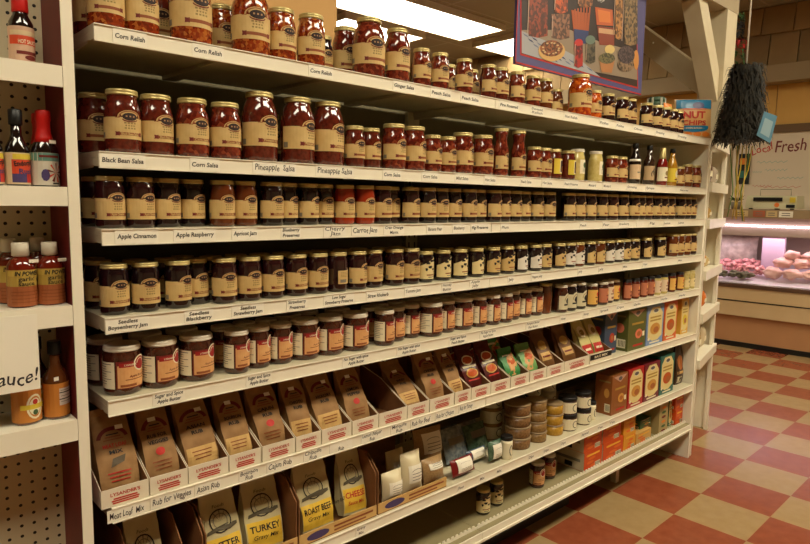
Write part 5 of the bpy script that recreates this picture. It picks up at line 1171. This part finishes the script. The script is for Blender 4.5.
shg = [varied(f'cedar_shingle_{q}', [(.2, S(*[int(v*k_) for v in (150, 122, 82)])), (.8, S(*[int(v*k_) for v in (166, 136, 92)]))], 5, .75, bump=.2) for q, k_ in enumerate((.92, 1.0, 1.06))]
b = MB(); random.seed(11); rh = .38; CZS = 3.55
for row in range(6):
    z0 = bz1+.012+row*(rh-.045); zt_ = min(z0+rh, CZS-.01); y = -3.0+random.random()*.2
    while y < 6 and z0 < CZS-.05:
        w_ = random.uniform(.18, .33); j = random.uniform(-.012, .012); xo = WX-.10+row*.008
        b.add([(xo-.02, y+.005, z0+j), (xo-.02, y+w_-.005, z0+j), (xo+.005, y+w_-.005, z0+j), (xo+.005, y+.005, z0+j),
               (xo+.045, y+.005, zt_), (xo+.045, y+w_-.005, zt_), (xo+.055, y+w_-.005, zt_), (xo+.055, y+.005, zt_)],
              [(0, 3, 2, 1), (4, 5, 6, 7), (0, 1, 5, 4), (1, 2, 6, 5), (2, 3, 7, 6), (3, 0, 4, 7)], random.choice(shg)); y += w_
b.box(WX+.045, WX+.06, -3, 6, bz1+.002, 3.55, dark)
structure(b.build('trim_6', None, DO, DA))

# ------------------------------------------------------------------ shaggy paper pinata with streamers
pp = at(743.5, 103, 0, 3.0)
pn = thing('pinata', 'shaggy black paper pinata hanging before the deli counter', 'pinata', (pp.x, pp.y, pp.z))
bk = varied('black_tissue', [(.3, S(12, 11, 8)), (.7, S(40, 34, 20))], 40, .8)
b = MB(); b.lathe([(.09, -.19), (.100, -.18), (.088, -.05), (.066, .10), (.048, .16), (.02, .185)], bk, 16); b.build('body', pn)
b = MB(); random.seed(5)
for i in range(2600):
    z = random.uniform(-.19, .19); t = (z+.19)/.38; r = .100*(1-t)+.042*t+.002; an = random.uniform(0, 2*pi); c, s_ = cos(an), sin(an); L1 = random.uniform(.025, .058) * (1.45 if i % 6 == 0 else 1); w_ = random.uniform(.0015, .004); sw = random.uniform(-.03, .03)
    p = [Vector((r*c, r*s_, z)), Vector(((r+L1*.5)*c-sw*s_*.5, (r+L1*.5)*s_+sw*c*.5, z-.004)), Vector(((r+L1*.62)*c-sw*s_, (r+L1*.62)*s_+sw*c, z-L1*.6))]
    W_ = Vector((-s_, c, .3))*w_
    b.add([p[0]-W_, p[0]+W_, p[1]+W_, p[1]-W_, p[2]+W_*.6, p[2]-W_*.6], [(0, 1, 2, 3), (3, 2, 4, 5)], bk)
b.build('paper_fringe', pn)
dd = Vector((CAM.x-pp.x, CAM.y-pp.y, 0)).normalized(); sd = Vector((dd.y, -dd.x, 0))
b = MB()
def tg(a_, z, o=0): return tuple(dd*(.150+o)+Vector((-dd.y, dd.x, 0)).normalized()*a_+Vector((0, 0, z)))
b.prism([tg(.065, -.175), tg(.125, -.215), tg(.145, -.09), (tg(.09, -.065))], tuple(dd*.003), mat('tag_blue', S(92, 140, 164)))
poly(b, [(.08, -.165), (.118, -.19), (.13, -.115), (.095, -.095)], lambda x, z: tg(x, z, .0045), mat('tag_sky', S(150, 180, 190)))
b.build('paper_tag', pn)
b = MB(); random.seed(9)
for j in range(9):
    x = random.uniform(-.05, .05); y = random.uniform(-.05, .05); M = [yel, mat('streamer_green', S(96, 130, 60), .6), mat('streamer_gold', S(190, 160, 80), .6)][j % 3]
    b.tube([(x, y, -.21), (x*.8+.02*sin(j), y*.8, -.33), (x*.5, y*.5+.015*cos(j*2), -.44), (x*.7+.01*sin(j*3), y*.8, -.56-.01*(j % 4))], .0028, M, 5)
b.build('streamer', pn)
b = MB(); b.tube([(0, 0, .17), (0, 0, 3.5495-pp.z)], .004, paper, 6); b.build('hanging_cord', pn)
# coloured paper bird hanging behind it
q = at(734, 40, 0, 5.3)
pb_ = thing('paper_ornament', 'green red and yellow fringed paper ornament hanging beside the post', 'ornament', (5.3, q.y, q.z))
b = MB(); random.seed(4)
for i in range(240):
    z = random.uniform(-.55, .22); M = mat('fringe_black', S(28, 26, 24), .6) if .02 < z < .16 else mat('fringe_red', S(190, 40, 36), .6) if -.06 < z <= .02 else mat('fringe_yellow', S(206, 170, 60), .6) if z < -.38 else mat('fringe_green', S(70, 110, 56), .6)
    an = random.uniform(0, 2*pi); r = .07 if z > 0 else .10; c, s_ = cos(an), sin(an)
    b.add([(r*.3*c, r*.3*s_, z), (r*c-.012*s_, r*s_+.012*c, z-.01), (r*1.1*c, r*1.1*s_, z-.05), (r*c+.012*s_, r*s_-.012*c, z-.01)], [(0, 1, 2, 3)], M)
b.build('fringe', pb_)
b = MB(); b.tube([(0, 0, -.55), (0, 0, 3.5495-q.z)], .006, mat('leaf_green', S(66, 92, 52)), 6); b.build('hanging_cord', pb_)

# ------------------------------------------------------------------ room shell
def floor_mat():
    M = mat('checker_tiles', S(150, 70, 46), .22, spec=.4); nt = M.node_tree; N = nt.nodes; L = nt.links
    tc = N.new('ShaderNodeTexCoord'); mp = N.new('ShaderNodeMapping'); mp.vector_type = 'TEXTURE'
    mp.inputs['Location'].default_value = (2.328, -.2385, 0); mp.inputs['Rotation'].default_value = (0, 0, radians(1.15)); mp.inputs['Scale'].default_value = (.3048, .3048, .3048)
    L.new(tc.outputs['Object'], mp.inputs['Vector'])
    ad = N.new('ShaderNodeVectorMath'); ad.operation = 'ADD'; ad.inputs[1].default_value = (200, 200, .25); L.new(mp.outputs[0], ad.inputs[0])
    ck_ = N.new('ShaderNodeTexChecker'); ck_.inputs['Scale'].default_value = 1; L.new(ad.outputs[0], ck_.inputs['Vector'])
    ns = N.new('ShaderNodeTexNoise'); ns.inputs['Scale'].default_value = 18; ns.inputs['Detail'].default_value = 6; L.new(tc.outputs['Object'], ns.inputs['Vector'])
    r1 = N.new('ShaderNodeValToRGB'); r1.color_ramp.elements[0].position = .3; r1.color_ramp.elements[1].position = .7
    r1.color_ramp.elements[0].color = (*S(138, 70, 44), 1); r1.color_ramp.elements[1].color = (*S(150, 80, 52), 1)
    r2_ = N.new('ShaderNodeValToRGB'); r2_.color_ramp.elements[0].position = .3; r2_.color_ramp.elements[1].position = .7
    r2_.color_ramp.elements[0].color = (*S(160, 132, 90), 1); r2_.color_ramp.elements[1].color = (*S(169, 141, 98), 1)
    L.new(ns.outputs['Fac'], r1.inputs[0]); L.new(ns.outputs['Fac'], r2_.inputs[0])
    L.new(r1.outputs[0], ck_.inputs['Color2']); L.new(r2_.outputs[0], ck_.inputs['Color1'])
    L.new(ck_.outputs['Color'], N['Principled BSDF'].inputs['Base Color'])
    n2 = N.new('ShaderNodeTexNoise'); n2.inputs['Scale'].default_value = 5; L.new(tc.outputs['Object'], n2.inputs['Vector'])
    bp = N.new('ShaderNodeBump'); bp.inputs['Strength'].default_value = .12; bp.inputs['Distance'].default_value = .02; L.new(n2.outputs['Fac'], bp.inputs['Height']); L.new(bp.outputs['Normal'], N['Principled BSDF'].inputs['Normal'])
    return M
b = MB(); b.box(-5, 8.6, -6, 11, -.1, 0, floor_mat()); structure(b.build('floor'))
CZ = 3.55
def ceil_mat():
    M = mat('ceiling_tile', S(190, 180, 160), .8); nt = M.node_tree; N = nt.nodes; L = nt.links
    tc = N.new('ShaderNodeTexCoord'); br = N.new('ShaderNodeTexBrick'); br.offset = 0; br.inputs['Scale'].default_value = 1; br.inputs['Brick Width'].default_value = 1.2; br.inputs['Row Height'].default_value = .6; br.inputs['Mortar Size'].default_value = .012
    br.inputs['Color1'].default_value = (*S(160, 150, 126), 1); br.inputs['Color2'].default_value = (*S(164, 154, 130), 1); br.inputs['Mortar'].default_value = (*S(184, 174, 150), 1)
    L.new(tc.outputs['Object'], br.inputs['Vector']); L.new(br.outputs['Color'], N['Principled BSDF'].inputs['Base Color']); return M
b = MB(); b.box(-5, 8.6, -6, 11, CZ, CZ+.1, ceil_mat()); structure(b.build('ceiling'))
wm = varied('room_wall', [(.3, S(196, 178, 142)), (.7, S(206, 188, 152))], 2, .8)
b = MB(); b.box(-5, 8.6, 10.9, 11, 0, CZ, wm); structure(b.build('wall_back'))
b = MB(); b.box(-5, -4.9, -6, 10.9, 0, CZ, wm); structure(b.build('wall_left'))
b = MB(); b.box(-5, 8.6, -6.1, -6, 0, CZ, wm); structure(b.build('wall_front'))

# ------------------------------------------------------------------ ceiling lights
lamp = mat('lamp_diffuser', (1, 1, 1), .5, emit=(1, .93, .74), es=11)
ln = 0
def fixture(x0, x1, y0, y1, label):
    r = thing('ceiling_light', label, 'ceiling light', ((x0+x1)/2, (y0+y1)/2, CZ), 0, 'fluorescent ceiling lights'); w, d = (x1-x0)/2, (y1-y0)/2
    b = MB(); 
    for (a0, a1, b0, b1) in ((-w, w, -d, -d+.03), (-w, w, d-.03, d), (-w, -w+.03, -d+.0301, d-.0301), (w-.03, w, -d+.0301, d-.0301)): b.box(a0, a1, b0, b1, -.07, -.0005, white)
    b.build('frame', r)
    b = MB(); b.box(-w+.031, w-.031, -d+.031, d-.031, -.06, -.04, lamp); b.build('diffuser', r)
pA = at(400, 20, 2, CZ); pB = at(468, 38, 2, CZ); pC = at(498, 22, 2, CZ)
yA, yB, xR = pB.y, pC.y, (pB.x+pC.x)/2
fixture(xR-2.44, xR, yB, yA, 'large bright ceiling light over the top shelf jars')
fixture(xR+.35, xR+2.2, yB+.1, yA+.1, 'ceiling light beyond the large one, left of the poster')
q = at(418, 32, 2, CZ); fixture(q.x-1.2, q.x+.1, q.y-.05, q.y+.5, 'farther ceiling light strip behind the large one')
for (x, y, t) in ((-1.2, -1.65, 'left'), (1.6, -1.65, 'centre'), (4.3, -1.65, 'right')): fixture(x-1.0, x+1.0, y-.38, y+.38, f'{t} ceiling light over the aisle in front of the shelves')
def area(x, y, z, sx, sy, e, c=(1, .865, .59), rot=(0, 0, 0)):
    l = bpy.data.lights.new('fixture_lamp', 'AREA'); l.shape = 'RECTANGLE'; l.size = sx; l.size_y = sy; l.energy = e; l.color = c
    o = bpy.data.objects.new('fixture_lamp', l); COL.objects.link(o); o.location = (x, y, z); o.rotation_euler = rot; return o
for x, e in ((-1.2, 13), (1.6, 36), (4.3, 48)): area(x, -1.65, CZ-.075, 1.8, .6, e)
area(xR-1.2, (yA+yB)/2, CZ-.075, 2.3, abs(yA-yB)-.1, 45)
pL = dpt(.3, 0, 0); area(pL[0], pL[1], zgl-.03, .2, 3.0, 9, (1, .74, .86), (0, 0, DA))

W_ = bpy.data.worlds.new('World'); SC.world = W_; W_.use_nodes = True
W_.node_tree.nodes['Background'].inputs[0].default_value = (.9, .75, .55, 1); W_.node_tree.nodes['Background'].inputs[1].default_value = .03
vs = SC.view_settings; vs.view_transform = 'Standard'; vs.look = 'None'; vs.gamma = 1; vs.use_curve_mapping = False; vs.exposure = -.06
